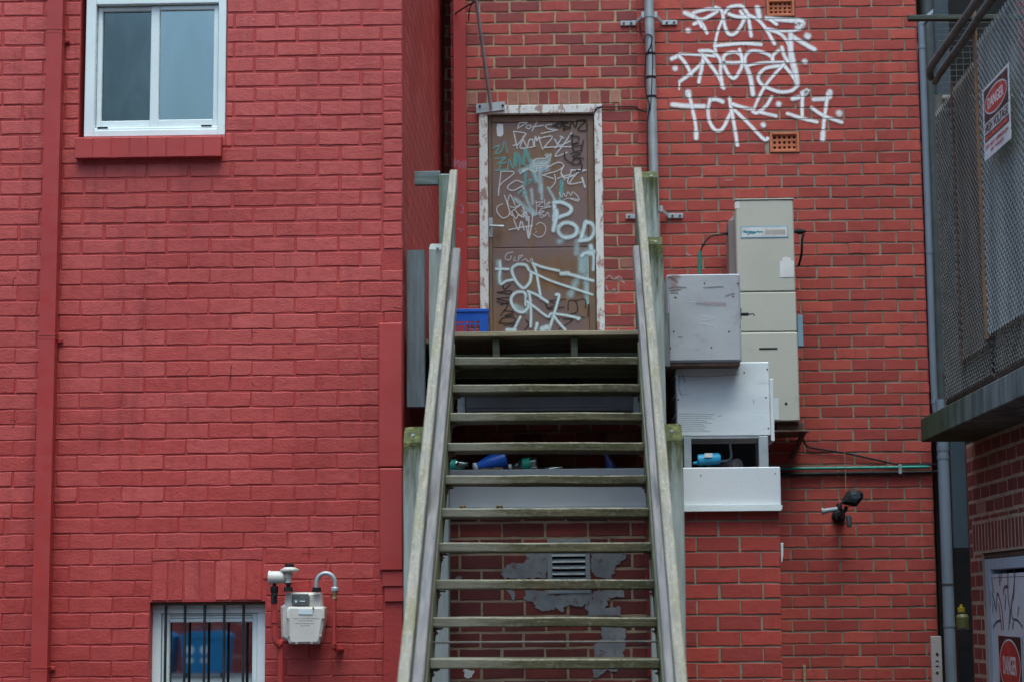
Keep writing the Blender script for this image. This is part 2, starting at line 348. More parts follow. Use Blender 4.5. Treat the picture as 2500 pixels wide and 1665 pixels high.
        grs = [Vector(p)+s.off for p in vs]
        if M is not None: vs = [M @ Vector(p) for p in vs]
        return s.add(vs, fs, grs, .5, mi)
    def quad(s, pts, mi=0): return s.add(pts, [(0, 1, 2, 3)], [Vector(p)+s.off for p in pts], .5, mi)
    def build(s, name, mats, parent=None, smooth=True, fixn=True):
        org = ORG.get(parent.name, Vector((0, 0, 0))) if parent else Vector((0, 0, 0))
        me = bpy.data.meshes.new(name); me.from_pydata([Vector(v)-org for v in s.v], [], s.f)
        if not isinstance(mats, (list, tuple)): mats = [mats]
        for m in mats: me.materials.append(m)
        me.polygons.foreach_set('material_index', s.mi)
        a = me.attributes.new('gr', 'FLOAT_VECTOR', 'POINT'); a.data.foreach_set('vector', [c for g in s.gr for c in g])
        if any(t != .5 for t in s.tone): a = me.attributes.new('tone', 'FLOAT', 'POINT'); a.data.foreach_set('value', s.tone)
        if any(t != (0, 0, 0) for t in s.st): a = me.attributes.new('st', 'FLOAT_VECTOR', 'POINT'); a.data.foreach_set('vector', [c for g in s.st for c in g])
        if fixn:
            bm = bmesh.new(); bm.from_mesh(me); bmesh.ops.recalc_face_normals(bm, faces=bm.faces[:]); bm.to_mesh(me); bm.free()
        if smooth: me.polygons.foreach_set('use_smooth', [True]*len(me.polygons)); me.set_sharp_from_angle(angle=rad(32))
        me.update(); o = bpy.data.objects.new(name, me); COL.objects.link(o); ORG[o.name] = org
        if parent: o.parent = parent
        return o
def thing(name, loc, label, cat, group=None):
    o = bpy.data.objects.new(name, None); o.empty_display_size = .1; COL.objects.link(o); o.location = loc; ORG[o.name] = Vector(loc)
    o['label'] = label; o['category'] = cat
    if group: o['group'] = group
    return o
def tag(o, label, cat, group=None):
    o['label'] = label; o['category'] = cat
    if group: o['group'] = group
    return o
def lab(o, label): o['label'] = label; return o

def spline(pts, n=6, closed=False):
    P = [Vector(p) for p in pts]
    if len(P) < 3: return [P[0].lerp(P[-1], i/4) for i in range(5)]
    out = []
    for i in range(len(P)-1):
        p0, p1, p2, p3 = P[max(i-1, 0)], P[i], P[i+1], P[min(i+2, len(P)-1)]
        for k in range(n):
            t = k/n; out.append(.5*((2*p1)+(-p0+p2)*t+(2*p0-5*p1+4*p2-p3)*t*t+(-p0+3*p1-3*p2+p3)*t**3))
    out.append(P[-1]); return out

def strokes(mb, lst, conv, width, nrm, lift=.00009, start=0.0, smooth=5):
    """each stroke: list of crop points [+ optional width factor]; ribbons laid on the surface, one a hair above the other"""
    nrm = Vector(nrm)
    for i, st in enumerate(lst):
        wf = 1.
        if isinstance(st, tuple) and isinstance(st[0], (int, float)): wf, st = st
        if len(st) == 1: x, y = st[0]; st = [(x-1.5, y-1), (x+1.5, y+1)]
        pts = spline([conv(*p) for p in st], smooth); off = nrm*(start+lift*i); hw = width*wf/2
        d0 = (pts[1]-pts[0]).normalized(); d1 = (pts[-1]-pts[-2]).normalized()
        pts = [pts[0]-d0*hw]+pts+[pts[-1]+d1*hw]; tip = [1.]+[0.]*(len(pts)-2)+[1.]
        vs = []; stt = []
        for k, p in enumerate(pts):
            d = (pts[min(k+1, len(pts)-1)]-pts[max(k-1, 0)]).normalized(); sx = d.cross(nrm).normalized()*hw
            for c in (-1, 0, 1): vs.append(p+sx*c+off); stt.append((tip[k], float(c), .001))
        fs = []
        for k in range(len(pts)-1):
            for c in (0, 1): fs.append((k*3+c, k*3+c+1, k*3+c+4, k*3+c+3))
        mb.add(vs, fs, None, .5, 0, stt)

# ---------------------------------------------------------------- brickwork
def cut(r, holes):
    out = [r]
    for h in holes:
        nx = []
        for (a, b, c, d) in out:
            if b <= h[0] or a >= h[1] or d <= h[2] or c >= h[3]: nx.append((a, b, c, d)); continue
            if a < h[0]: nx.append((a, h[0]-.004, c, d))
            if b > h[1]: nx.append((h[1]+.004, b, c, d))
            aa, bb = max(a, h[0]), min(b, h[1])
            if c < h[2]: nx.append((aa, bb, c, h[2]-.004))
            if d > h[3]: nx.append((aa, bb, h[3]+.004, d))
        out = nx
    return [q for q in out if q[1]-q[0] > .018 and q[3]-q[2] > .018]

def brickwork(mb, O, U, N, u0, u1, z0, z1, mod, cr, joint, phase, zphase, holes=(), rec=.006, jit=.0018, rough=.0015, odd=.05, tonefn=None, bond=.5):
    """individual bricks standing in front of a mortar bed; U horizontal along the wall, N outward"""
    O, U, N = Vector(O), Vector(U), Vector(N); Z = Vector((0, 0, 1))
    W = lambda u, z, n: O+U*u+Z*z+N*n
    k0 = int(math.floor((z0-zphase)/cr)); k1 = int(math.ceil((z1-zphase)/cr))
    for k in range(k0, k1):
        a = zphase+k*cr+joint/2; b = a+cr-joint
        if b <= z0 or a >= z1: continue
        ph = phase+(bond*mod if k % 2 else 0); i = int(math.floor((u0-ph)/mod))-1; drift = random.uniform(-.006, .006)
        while True:
            x = ph+i*mod+joint/2+drift; i += 1
            if x > u1: break
            xe = x+mod-joint
            if xe < u0: continue
            ja, jb = random.uniform(-.003, .003), random.uniform(-.0015, .0015)
            r = (max(x+ja, u0), min(xe+ja, u1), max(a+jb, z0), min(b+jb, z1))
            tone = random.random()*.92
            if random.random() < odd: tone = 1.0
            if tonefn: tone = tonefn(x, a, tone)
            for q in cut(r, holes):
                brick(mb, W, q, rec, jit, rough, tone)
def brick(mb, W, q, rec, jit, rough, tone, nu=5, nz=2):
    a, b, c, d = q; e = .0028
    nu = max(2, int((b-a)/.05)); per = []
    for i in range(nu): per.append((a+(b-a)*i/nu, c))
    for i in range(nz): per.append((b, c+(d-c)*i/nz))
    for i in range(nu): per.append((b-(b-a)*i/nu, d))
    for i in range(nz): per.append((a, d-(d-c)*i/nz))
    mu, mz = (a+b)/2, (c+d)/2; n = len(per); vs = []; gr = []; tl = random.uniform(-jit, jit); tz = random.uniform(-jit, jit)*.6; pr = random.uniform(-jit, jit)*.5
    R = lambda: random.uniform(-rough, rough)
    ring = [(u+R(), z+R()) for u, z in per]
    h = lambda u, z: pr+tl*(u-mu)/.12+tz*(z-mz)/.04
    for u, z in ring: vs.append(W(u, z, -rec-.004)); gr.append((u, 0, z))
    for u, z in ring: vs.append(W(u, z, h(u, z)-e*.8)); gr.append((u, 0, z))
    for u, z in ring:
        uu = u+(e if u < mu else -e) if abs(u-mu) > (b-a)*.4 else u; zz = z+(e if z < mz else -e) if abs(z-mz) > (d-c)*.3 else z
        vs.append(W(uu, zz, h(u, z))); gr.append((u, 0, z))
    fs = [(r*n+k, r*n+(k+1) % n, (r+1)*n+(k+1) % n, (r+1)*n+k) for r in (0, 1) for k in range(n)]
    fs.append(tuple(2*n+k for k in range(n)))
    g2 = [Vector(g)+mb.off+Vector((0, vs[i].y, 0)) for i, g in enumerate(gr)]
    mb.add(vs, fs, g2, tone if tone != .5 else .51, 0)
def bed(mb, O, U, N, u0, u1, z0, z1, rec, holes=(), mi=1, thick=.2):
    """mortar bed behind the bricks (with its openings), with thickness"""
    O, U, N = Vector(O), Vector(U), Vector(N); Z = Vector((0, 0, 1))
    us = sorted({u0, u1, *[min(max(v, u0), u1) for h in holes for v in h[:2]]}); zs = sorted({z0, z1, *[min(max(v, z0), z1) for h in holes for v in h[2:]]})
    for i in range(len(us)-1):
        for j in range(len(zs)-1):
            a, b, c, d = us[i], us[i+1], zs[j], zs[j+1]
            if b-a < 1e-6 or d-c < 1e-6: continue
            m = ((a+b)/2, (c+d)/2)
            if any(h[0] < m[0] < h[1] and h[2] < m[1] < h[3] for h in holes): continue
            P = [O+U*u+Z*z-N*rec for u, z in ((a, c), (b, c), (b, d), (a, d))]; B = [p-N*thick for p in P]
            mb.add(P+B, [(0, 1, 2, 3)], [p+mb.off for p in P+B], .5, mi)
            for e, (ii, jj) in enumerate(((0, 1), (1, 2), (2, 3), (3, 0))):
                nb = {0: (i, j-1), 1: (i+1, j), 2: (i, j+1), 3: (i-1, j)}[e]
                edge = not (0 <= nb[0] < len(us)-1 and 0 <= nb[1] < len(zs)-1)
                if not edge:
                    mm = ((us[nb[0]]+us[nb[0]+1])/2, (zs[nb[1]]+zs[nb[1]+1])/2); edge = any(h[0] < mm[0] < h[1] and h[2] < mm[1] < h[3] for h in holes)
                if edge: mb.add([P[ii], P[jj], B[jj], B[ii]], [(0, 1, 2, 3)], [p+mb.off for p in (P[ii], P[jj], B[jj], B[ii])], .5, mi)
def soldiers(mb, O, U, N, u0, u1, z0, z1, mod, joint, rec, jit=.002, tones=None, clip=None):
    O, U, N = Vector(O), Vector(U), Vector(N); Z = Vector((0, 0, 1)); W = lambda u, z, n: O+U*u+Z*z+N*n
    n = max(1, round((u1-u0)/mod)); m = (u1-u0)/n
    for i in range(n):
        t = random.random()*.92 if tones is None else tones(i)
        brick(mb, W, (u0+i*m+joint/2, u0+(i+1)*m-joint/2, z0+joint/2, z1-joint/2), rec, jit, .0015, t, nz=3)

# ================================================================ GROUND
g = MB(); g.quad([(-60, -60, 0), (60, -60, 0), (60, 60, 0), (-60, 60, 0)])
o = g.build('ground', M_GROUND, fixn=False); o['kind'] = 'structure'

YL, YB, YP = 11.15, 14.5, 11.0          # front planes: painted building, rear brick building, outhouse under the stairs
XC = -.936                              # painted building's right-hand corner
XK = 2.44                               # side wall of the electrical kiosk
TOP = 8.2

# ================================================================ RED PAINTED BUILDING (left)
pb = thing('painted_building', (-3, YL, 0), 'red painted brick building with a white upstairs window and a barred window, at left', 'building')
ux0, ux1, uz0, uz1 = RECT(196, -60, 553, 333, YL)      # upper window opening
lx0, lx1, lz0, lz1 = RECT(361, 1468, 645, 2050, YL)    # lower window opening
qx0, _, qz0, qz1 = RECT(925, 785, 982, 1392, YL)
H = [(ux0, ux1, uz0, uz1), (lx0, lx1, lz0, lz1)]
sol = (RECT(371, 1368, 640, 1466, YL))
Hs = H+[(sol[0], sol[1], sol[2], sol[3]), (qx0+.03, XC+.01, .6, qz1-.02)]
mb = MB()
CR, ZP = .0893, 4.951-.0893*60
strip = XC-.112
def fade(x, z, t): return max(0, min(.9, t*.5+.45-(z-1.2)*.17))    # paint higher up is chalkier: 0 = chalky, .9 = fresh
Z1_ = ZP+CR*round((3.62-ZP)/CR); Z2_ = ZP+CR*round((2.05-ZP)/CR)
# upper body with a narrow column of brick ends on the corner
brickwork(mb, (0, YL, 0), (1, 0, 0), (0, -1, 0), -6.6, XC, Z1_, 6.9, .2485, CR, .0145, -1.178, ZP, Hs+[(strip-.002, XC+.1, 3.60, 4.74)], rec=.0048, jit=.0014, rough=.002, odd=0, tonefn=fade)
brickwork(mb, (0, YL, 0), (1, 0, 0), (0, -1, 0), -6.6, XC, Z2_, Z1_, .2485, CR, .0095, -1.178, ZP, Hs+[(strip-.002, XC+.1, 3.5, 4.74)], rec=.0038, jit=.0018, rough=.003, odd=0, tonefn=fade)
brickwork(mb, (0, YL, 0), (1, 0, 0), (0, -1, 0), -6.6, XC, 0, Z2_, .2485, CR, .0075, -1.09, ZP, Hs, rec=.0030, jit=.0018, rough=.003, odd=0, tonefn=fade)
z = 3.62
while z < 4.73:                                        # the stacked brick ends
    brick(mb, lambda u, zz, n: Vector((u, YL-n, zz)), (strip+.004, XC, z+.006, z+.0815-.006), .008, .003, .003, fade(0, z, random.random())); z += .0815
soldiers(mb, (0, YL, 0), (1, 0, 0), (0, -1, 0), sol[0], sol[1], sol[2], sol[3], .086, .0075, .0045)
bed(mb, (0, YL, 0), (1, 0, 0), (0, -1, 0), -6.6, XC, 0, 6.9, .0045, [h for h in H], thick=.22)
mb.build('brick_wall', [M_PBRICK, M_PJOINT], pb)
mb = MB()                                              # the long side wall that runs back beside the stairs
brickwork(mb, (XC, 0, 0), (0, 1, 0), (1, 0, 0), YL, YB+.75, 2.9, 6.9, .2485, CR, .008, .1, ZP, [], rec=.0012, jit=.0006, rough=.001, odd=0)
bed(mb, (XC, 0, 0), (0, 1, 0), (1, 0, 0), YL+.03, YB+.75, 0, 6.9, .0014, thick=.2)
mb.build('side_wall', [M_PBRICK, M_PJOINT], pb)
mb = MB(); mb.box(-6.6, XC-.22, YL+.35, YB+3, 0, 6.88, 0); mb.build('core', M_PREND, pb)
mb = MB(); mb.box(-6.8, XC+.05, YL-.10, YB+3, 6.905, 7.0); mb.build('coping', M_PREND, pb)
# smooth rendered corner strip with three stepped ledges
def zz(v): return PY(950, v, YL).z
mb = MB(); mb.box(qx0, XC+.003, YL-.030, YL+.002, zz(1140), zz(790), .006); mb.box(qx0+.006, XC+.004, YL-.035, YL+.002, zz(1392), zz(1143), .006)
mb.box(qx0+.022, XC+.005, YL-.022, YL+.002, zz(1431), zz(1393), .004); mb.box(qx0+.034, XC+.006, YL-.013, YL+.002, zz(1468), zz(1432), .003)
mb.build('rendered_corner', M_PREND, pb)
M_CRACK = spray('crack_in_paint', (.05, .010, .010), density=.75, soft=.8)
def crack(lst, oy, w_=5, lb=None):
    for one in lst: s = MB(); strokes(s, [one], lambda x, y: PY(x/2.355, oy+y/2.355, YL), w_/2.355/4800*YL, (0, -1, 0), start=.0015, smooth=2); s.build('paint_crack', M_CRACK, pb, smooth=False, fixn=False)
crack([[(2262, 452), (2290, 458), (2316, 458)], [(2205, 535), (2235, 538)]], 560, 8)
crack([[(1452, 596), (1478, 597)], [(1080, 505), (1105, 507)], [(1725, 945), (1740, 942)], [(1835, 852), (1850, 853)], [(1445, 875), (1460, 900)], [(1330, 780), (1325, 860)], [(1095, 795), (1070, 835)]], 560, 6)
crack([[(60, 1095), (90, 1100), (70, 1140)], [(75, 345), (78, 290), (95, 278)]], 560, 6)
crack([[(1940, 748), (2060, 746)], [(20, 372), (60, 366)], [(385, 270), (395, 262)], [(1640, 80), (1690, 84)]], 0, 5)
crack([[(1730, 575), (1800, 580)], [(1960, 570), (1975, 495)], [(1870, 665), (1885, 600)], [(2090, 490), (2092, 400)], [(640, 265), (660, 262)], [(1520, 100), (1600, 98)]], 1105, 5)
crack([[(2180, 155), (2200, 168), (2218, 160)]], 1105, 12)
# upper window
def window(name, x0, x1, z0, z1, yf, depth=.05, fw=.045, parent=pb): pass
wn = MB(); f0, f1, g0, g1 = RECT(200, -60, 552, 333, YL)
yw = YL+.012
# outer white architrave: deep left jamb, head, right jamb, bottom
sx0, sx1, sz0, sz1 = RECT(232, 12, 532, 315, YL)
wn.box(f0+.02, sx0, yw-.01, yw+.16, g0, g1, .004); wn.box(sx1, f1-.002, yw-.01, yw+.16, g0, g1, .004)
wn.box(sx0, sx1, yw-.008, yw+.16, g0, sz0-.004, .004); wn.box(sx0, sx1, yw-.008, yw+.16, sz1+.006, g1, .004)
wf = wn.build('window', WHITE, pb); lab(wf, 'white sliding window, upstairs')
s = MB(); ys = yw+.03
a0, a1, b0, b1 = RECT(249, 28, 368, 297, ys); c0, c1, d0, d1 = RECT(389, 25, 522, 292, ys)
z_t = (b1+d1)/2; z_b = (b0+d0)/2; b1 = d1 = z_t; b0 = d0 = z_b
s.box(sx0+.002, a0, ys, ys+.05, sz0, sz1, .004); s.box(c1, sx1-.002, ys-.012, ys+.05, sz0, sz1, .004); s.box(a1, c0, ys-.010, ys+.05, sz0, sz1, .004)
s.box(a0, a1, ys+.001, ys+.05, b1, sz1, .003); s.box(a0, a1, ys+.001, ys+.05, sz0, b0, .003); s.box(c0, c1, ys-.010, ys+.05, d1, sz1, .003); s.box(c0, c1, ys-.010, ys+.05, sz0, d0, .003)
s.box(sx0-.01, sx1+.01, ys-.030, ys, sz0-.012, sz0+.012, .004)
s.build('sash', WHITE, wf)
s = MB(); s.box(a0-.005, a1+.005, ys+.024, ys+.028, b0-.005, b1+.005, 0); s.build('glass_pane', M_GLASS2, wf)
s = MB(); s.box(c0-.005, c1+.005, ys+.010, ys+.014, d0-.005, d1+.005, 0); s.build('glass_pane', M_GLASS, wf)
for (u0, v0, u1, v1) in ((238, 311, 263, 315), (491, 306, 517, 310)):
    r = RECT(u0, v0, u1, v1, ys-.03); s = MB(); s.box(r[0], r[1], ys-.033, ys-.03, r[2], r[3], .0005); s.build('drain_slot', M_BLACK, wf)
s = MB(); s.box(f0-.3, f1+.3, YL+1.3, YL+1.35, g0-.5, g1+.3, 0); s.box(f0-.3, f1+.3, YL+.25, YL+1.3, g0-.45, g0-.4, 0); s.build('room', M_ROOM, pb)
# brick sill, painted
p0, p1, r0, r1 = RECT(182, 335, 541, 386, YL-.05)
s = MB(); soldiers(s, (0, YL-.055, 0), (1, 0, 0), (0, -1, 0), p0, p1, r0, r1, .104, .005, .003, jit=.0015); s.box(p0+.003, p1-.003, YL-.052, YL+.02, r0+.002, r1-.001, .004, mi=1)
s.build('window_sill', [M_PREND, M_PJOINT], pb)
# lower barred window
yw2 = YL+.09
l0, l1, m0, m1 = RECT(372, 1478, 643, 2050, yw2); i0, i1, j0, j1 = RECT(409, 1518, 613, 2050, yw2)
h0, h1, k0, k1 = RECT(372, 1496, 643, 2050, yw2)
s = MB(); s.box(l0-.1, i0-.045, yw2, yw2+.1, m0, k1, .003); s.box(i1+.03, l1+.1, yw2, yw2+.1, m0, k1, .003); s.box(l0-.1, l1+.1, yw2-.004, yw2+.1, k1, m1+.1, .003)
s.box(i0-.045, i1+.03, yw2, yw2+.1, m0, j0, .003)
lw = s.build('window', WHITE, pb); lab(lw, 'barred window at ground floor')
s = MB(); s.box(i0-.042, i0, yw2+.012, yw2+.06, j0, k1-.002, .004); s.box(i1, i1+.028, yw2+.012, yw2+.06, j0, k1-.002, .004); s.box(i0, i1, yw2+.012, yw2+.06, j1, k1-.03, .004)
s.box(i0-.04, i1+.025, yw2+.018, yw2+.06, k1-.028, k1-.016, .002); s.box(i0-.04, i1+.025, yw2+.018, yw2+.06, k1-.013, k1-.002, .002)
s.build('sash', WHITE, lw)
s = MB(); s.box(i0-.004, i1+.004, yw2+.034, yw2+.038, j0, j1+.004, 0); s.build('glass_pane', M_GLASS3, lw)
s = MB(); s.box(lx0-.2, lx1+.2, YL+1.0, YL+1.05, lz0-.1, lz1+.3, 0); s.build('room', M_DARK, pb)
s = MB(); s.box(lx0+.005, lx1-.005, YL+.030, YL+.075, lz1-.020, lz1-.004, .002); s.build('bar_rail', M_BROWN, lw)
for u in (404, 451, 499, 547, 594):
    p = PY(u, 1560, YL+.05); s = MB(); s.cyl((p.x, YL+.05, lz0), (p.x, YL+.05, lz1-.02), .0078, 14); s.build('bar', M_BARS, lw)
s = MB(); rr = RECT(345, 2050, 660, 2100, YL-.03); s.box(rr[0], rr[1], YL-.05, YL+.12, lz0-.08, lz0-.002, .005); s.build('window_sill', M_PREND, lw)

# ---- square red downpipe on the painted building
dp = thing('downpipe', (-2.9, YL-.06, 0), 'square red painted downpipe running down the red wall left of the windows', 'downpipe')
a = PY(133, 100, YL-.07); b = PY(99, 1500, YL-.07); xm = (a.x+b.x)/2; hw = .046
def DX(z): t = (z-b.z)/(a.z-b.z); return b.x+(a.x-b.x)*t
def downp(mb, z0, z1, hw, d, y0):
    vs = []
    for z in (z0, z1):
        x = DX(z); vs += [(x-hw, y0, z), (x+hw, y0, z), (x+hw, y0-d, z), (x-hw, y0-d, z)]
    mb.add(vs, [(0, 1, 5, 4), (1, 2, 6, 5), (2, 3, 7, 6), (3, 0, 4, 7), (0, 3, 2, 1), (4, 5, 6, 7)], [Vector(v)+mb.off for v in vs])
s = MB(); downp(s, 0.05, 6.9, hw, .065, YL-.014); s.build('pipe', M_PMETAL, dp)
for v in (72, 818, 1628):
    z = PY(110, v, YL-.07).z; s = MB(); downp(s, z-.004, z+.004, hw+.004, .069, YL-.012); downp(s, z-.024, z-.018, hw+.003, .068, YL-.012); s.build('joint_collar', M_PMETAL, dp)
for v in (95, 830, 1632):
    z = PY(110, v, YL-.07).z; s = MB(); s.box(DX(z)+hw, DX(z)+hw+.030, YL-.016, YL-.004, z-.012, z+.012, .003); s.cyl((DX(z)+hw+.018, YL-.024, z), (DX(z)+hw+.018, YL-.01, z), .006, 8); s.build('bracket', M_PMETAL, dp)

# ---- gas meter
ym = YL-.16
def mp(x, y, Y=ym): return PY(630+x/6.532, 1360+y/6.532, Y)
gm = thing('gas_meter', (mp(700, 1400).x, YL, 1.2), 'cream gas meter with grey looped pipe, right of the barred window', 'gas meter')
def poly(lst, Y=ym): return [(mp(x, y, Y).x, mp(x, y, Y).z) for x, y in lst]
s = MB(); s.prism(poly([(420, 560), (560, 552), (980, 558), (1005, 780), (1050, 800), (1050, 950), (985, 1340), (960, 1385), (520, 1385), (480, 1340), (400, 1320), (350, 1280), (335, 780), (395, 745)]), ym+.045, YL-.02, bev=.012)
s.build('body', M_METER, gm)
s = MB(); s.prism(poly([(480, 785), (1030, 785), (1052, 810), (1052, 960), (1040, 1060), (990, 1330), (965, 1380), (505, 1380), (475, 1340), (462, 1060), (455, 810)], ym-.02), ym-.02, ym+.05, bev=.012)
fc = s.build('front_cover', M_METER, gm)
for x, y in ((465, 968), (1035, 970), (490, 1250), (998, 1255), (615, 1368), (855, 1365), (880, 800)):
    p = mp(x, y, ym-.022); s = MB(); s.cyl((p.x, ym-.028, p.z), (p.x, ym, p.z), .0055, 8); s.cyl((p.x, ym-.030, p.z), (p.x, ym-.02, p.z), .003, 6, mi=1); s.build('screw', [M_METER, M_BROWN], fc)
s = MB(); s.prism(poly([(540, 580), (790, 580), (815, 640), (800, 770), (535, 765)], ym+.01), ym+.012, ym+.06, bev=.006); dl = s.build('dial_window', paint('dial_grey', (.10, .11, .115), (.06, .07, .075), dirt=(.4, .4, .4), amt=.5, sc=30, rough=.3), gm)
s = MB(); p = mp(605, 700, ym+.01); s.lathe((p.x, ym+.012, p.z), (0, -1, 0), [(0, .0065), (.002, .0065)], 14); p1_, p2_ = mp(665, 690, ym), mp(745, 690, ym); s.box(p1_.x, p2_.x, ym+.009, ym+.014, p1_.z-.006, p1_.z, .001, mi=0); s.build('counter', M_LABEL, dl)
s = MB(); s.prism(poly([(650, 830), (880, 825), (868, 910), (645, 905)], ym-.025), ym-.024, ym-.018, bev=.001); s.build('rating_plate', M_LABEL, fc)
s = MB()
M_PRINT = paint('faint_print', (.30, .27, .26), amt=0, rough=.7)
for k, (xa, xb, y) in enumerate(((560, 960, 965), (640, 880, 1000), (600, 900, 1045), (680, 830, 1080))):
    x = xa
    while x < xb:
        w_ = random.uniform(12, 40); p, q = mp(x, y, ym-.021), mp(min(x+w_, xb), y+9, ym-.021); s.box(p.x, q.x, ym-.0212, ym-.0203, q.z, p.z, 0); x += w_+random.uniform(8, 16)
s.build('lettering', M_PRINT, fc)
Q = 1/6.532/4800*YL                                    # one step of these measurements in metres
def LT(x, y, prof, mat, nm, par=gm, n=18, dy=.02, mb=None):
    """turned part on a vertical axis at x: prof = (height, half width) pairs in the same measurements"""
    m = mb or MB(); c = mp(x, y, ym+dy); m.lathe((c.x, ym+dy, c.z), (0, 0, 1), [(t*Q, r*Q) for t, r in prof], n)
    return m if mb else m.build(nm, mat, par)
rg = MB(); c = mp(480, 200, ym)
LT(505, 240, [(0, 60), (6, 130), (28, 150), (50, 150), (66, 100), (82, 85)], None, None, mb=rg, n=26)
LT(482, 405, [(0, 52), (60, 50), (110, 70), (165, 60)], None, None, mb=rg)
a_, b_ = mp(160, 318), mp(410, 318); rg.lathe((a_.x, ym+.02, a_.z), (1, 0, 0), [(0, 100*Q), (8*Q, 108*Q), (26*Q, 108*Q), (28*Q, 100*Q), (b_.x-a_.x-.002, 98*Q), (b_.x-a_.x+.010, 60*Q)], 24)
rg.build('regulator', M_METER, gm)
LT(498, 160, [(0, 74), (48, 74), (52, 60), (62, 20)], M_BLACK, 'regulator_cap')
s = MB(); LT(482, 545, [(0, 72), (70, 68), (71, 35), (110, 35), (111, 55), (138, 55)], None, None, mb=s, n=8); s.build('union_nut', M_BLACK, gm)
s = MB(); LT(933, 552, [(0, 72), (72, 68)], None, None, mb=s, n=8); s.build('union_nut', M_BLACK, gm)
s = MB(); cx = mp(1080, 400, ym+.02).x; cz = mp(0, 415, ym+.02).z; R_ = 147*Q
s.tube([(cx-R_, ym+.02, cz-70*Q)]+[(cx-R_*math.cos(t), ym+.02, cz+R_*math.sin(t)*1.03) for t in [math.pi*i/16 for i in range(17)]]+[(cx+R_, ym+.02, cz-75*Q)], 33*Q, 16); s.build('outlet_loop', M_GALV, gm)
LT(1226, 548, [(0, 45), (20, 62), (60, 62), (75, 48)], M_GALV, 'reducer')
LT(1222, 675, [(0, 30), (20, 42), (60, 32), (125, 44)], M_BRASS, 'fitting')
s = MB(); x = mp(1220, 0, ym+.02).x; ze = mp(0, 1450, ym+.02).z; s.tube(spline([(x, ym+.02, mp(0, 672, ym+.02).z), (x, ym+.02, ze+.04), (x, ym+.024, ze), (x+.006, ym+.06, ze-.010), (x+.030, YL+.01, ze-.012)], 4), 34*Q, 12); LT(1220, 1385, [(0, 44), (40, 44)], None, None, mb=s, n=12); p = mp(1290, 1455, YL-.02); s.lathe((p.x, YL-.035, p.z), (0, 1, 0), [(0, 40*Q), (.03, 46*Q)], 10); s.build('outlet_pipe', M_PMETAL, gm)
s = MB(); LT(258, 748, [(0, 50), (170, 54), (175, 48), (200, 62), (280, 64), (282, 30), (330, 30)], None, None, mb=s, n=12); p = mp(262, 600, ym-.01); s.lathe((p.x, ym-.002, p.z), (0, -1, 0), [(0, 26*Q), (.012, 18*Q)], 8); s.box(p.x-.012, p.x-.002, ym-.02, ym-.006, p.z-.045, p.z-.008, .002); s.build('stop_valve', M_BLACK, gm)
s = MB(); z1_, z2_ = mp(0, 745, ym+.02).z, mp(0, 1300, ym+.02).z; xa = mp(268, 0, ym+.02).x
s.tube(spline([(xa, ym+.02, z1_), (xa+.002, ym+.02, z2_+.10), (xa+.006, ym+.022, z2_), (xa+.024, ym+.03, z2_-.035), (xa+.033, ym+.05, z2_-.09), (xa+.034, ym+.06, .5), (xa+.034, ym+.06, .1)], 5), 54*Q, 14)
s.lathe((xa+.002, ym+.02, mp(0, 1045, ym+.02).z), (0, 0, 1), [(0, 66*Q), (60*Q, 66*Q)], 14); s.build('inlet_pipe', M_PMETAL, gm)

# ================================================================ REAR BRICK BUILDING
bb = thing('brick_building', (1, YB, 0), 'red brick building at the back, with white sprayed tags and a graffiti-covered door', 'building')
xr = 2.675
# door opening
D0, D1, D2, D3 = RECT(1170, 262, 1476, 1000, YB)       # outside of its frame
D2 = 3.15; DL, DR = PY(1172, 700, YB).x, PY(1475, 700, YB).x; DT = PY(1325, 259, YB).z
v1 = RECT(1878, 322, 1953, 374, YB); v2 = RECT(1870, -2, 1941, 42, YB)
split = PY(1560, 400, YB).x
BC, BP = .0866, 5.182-.0866*60
lint = (PY(1140, 230, YB).x, PY(1515, 230, YB).x, PY(1300, 256, YB).z, PY(1300, 222, YB).z)
door = (DL+.012, DR-.012, 3.0, DT-.01)
Hb = [door, v1, v2]; Hb2 = Hb+[lint]
mb = MB()
def tn(x, z, t):
    if DR-.02 < x < split and z < lint[3]: return 1.0 if random.random() < .12 else t
    return t
brickwork(mb, (0, YB, 0), (1, 0, 0), (0, -1, 0), -.846, split, 2.0, 7.3, .229, BC, .0145, -.399, BP, Hb2, rec=.004, jit=.0018, rough=.0028, odd=.02, tonefn=tn)
soldiers(mb, (0, YB, 0), (1, 0, 0), (0, -1, 0), lint[0], lint[1], lint[2], lint[3], .076, .011, .006, tones=lambda i: 1.0 if random.random() < .5 else random.random()*.9)
bed(mb, (0, YB, 0), (1, 0, 0), (0, -1, 0), -.846, split, 0, 7.3, .006, [door])
mb.build('old_brick_wall', [M_OBRICK, M_BMORT], bb)
mb = MB(); brickwork(mb, (0, YB+.62, 0), (1, 0, 0), (0, -1, 0), XC-.06, -.70, 2.0, 7.3, .229, BC, .0145, 0, BP, []); bed(mb, (0, YB+.62, 0), (1, 0, 0), (0, -1, 0), XC-.15, -.70, 0, 7.3, .006); mb.build('recess_wall', [M_OBRICK, M_BMORT], bb)
mb = MB(); mb.box(-.842, -.72, YB+.18, YB+.62, 0, 7.3, 0); mb.build('recess_reveal', M_OBRICK, bb)
mb = MB()
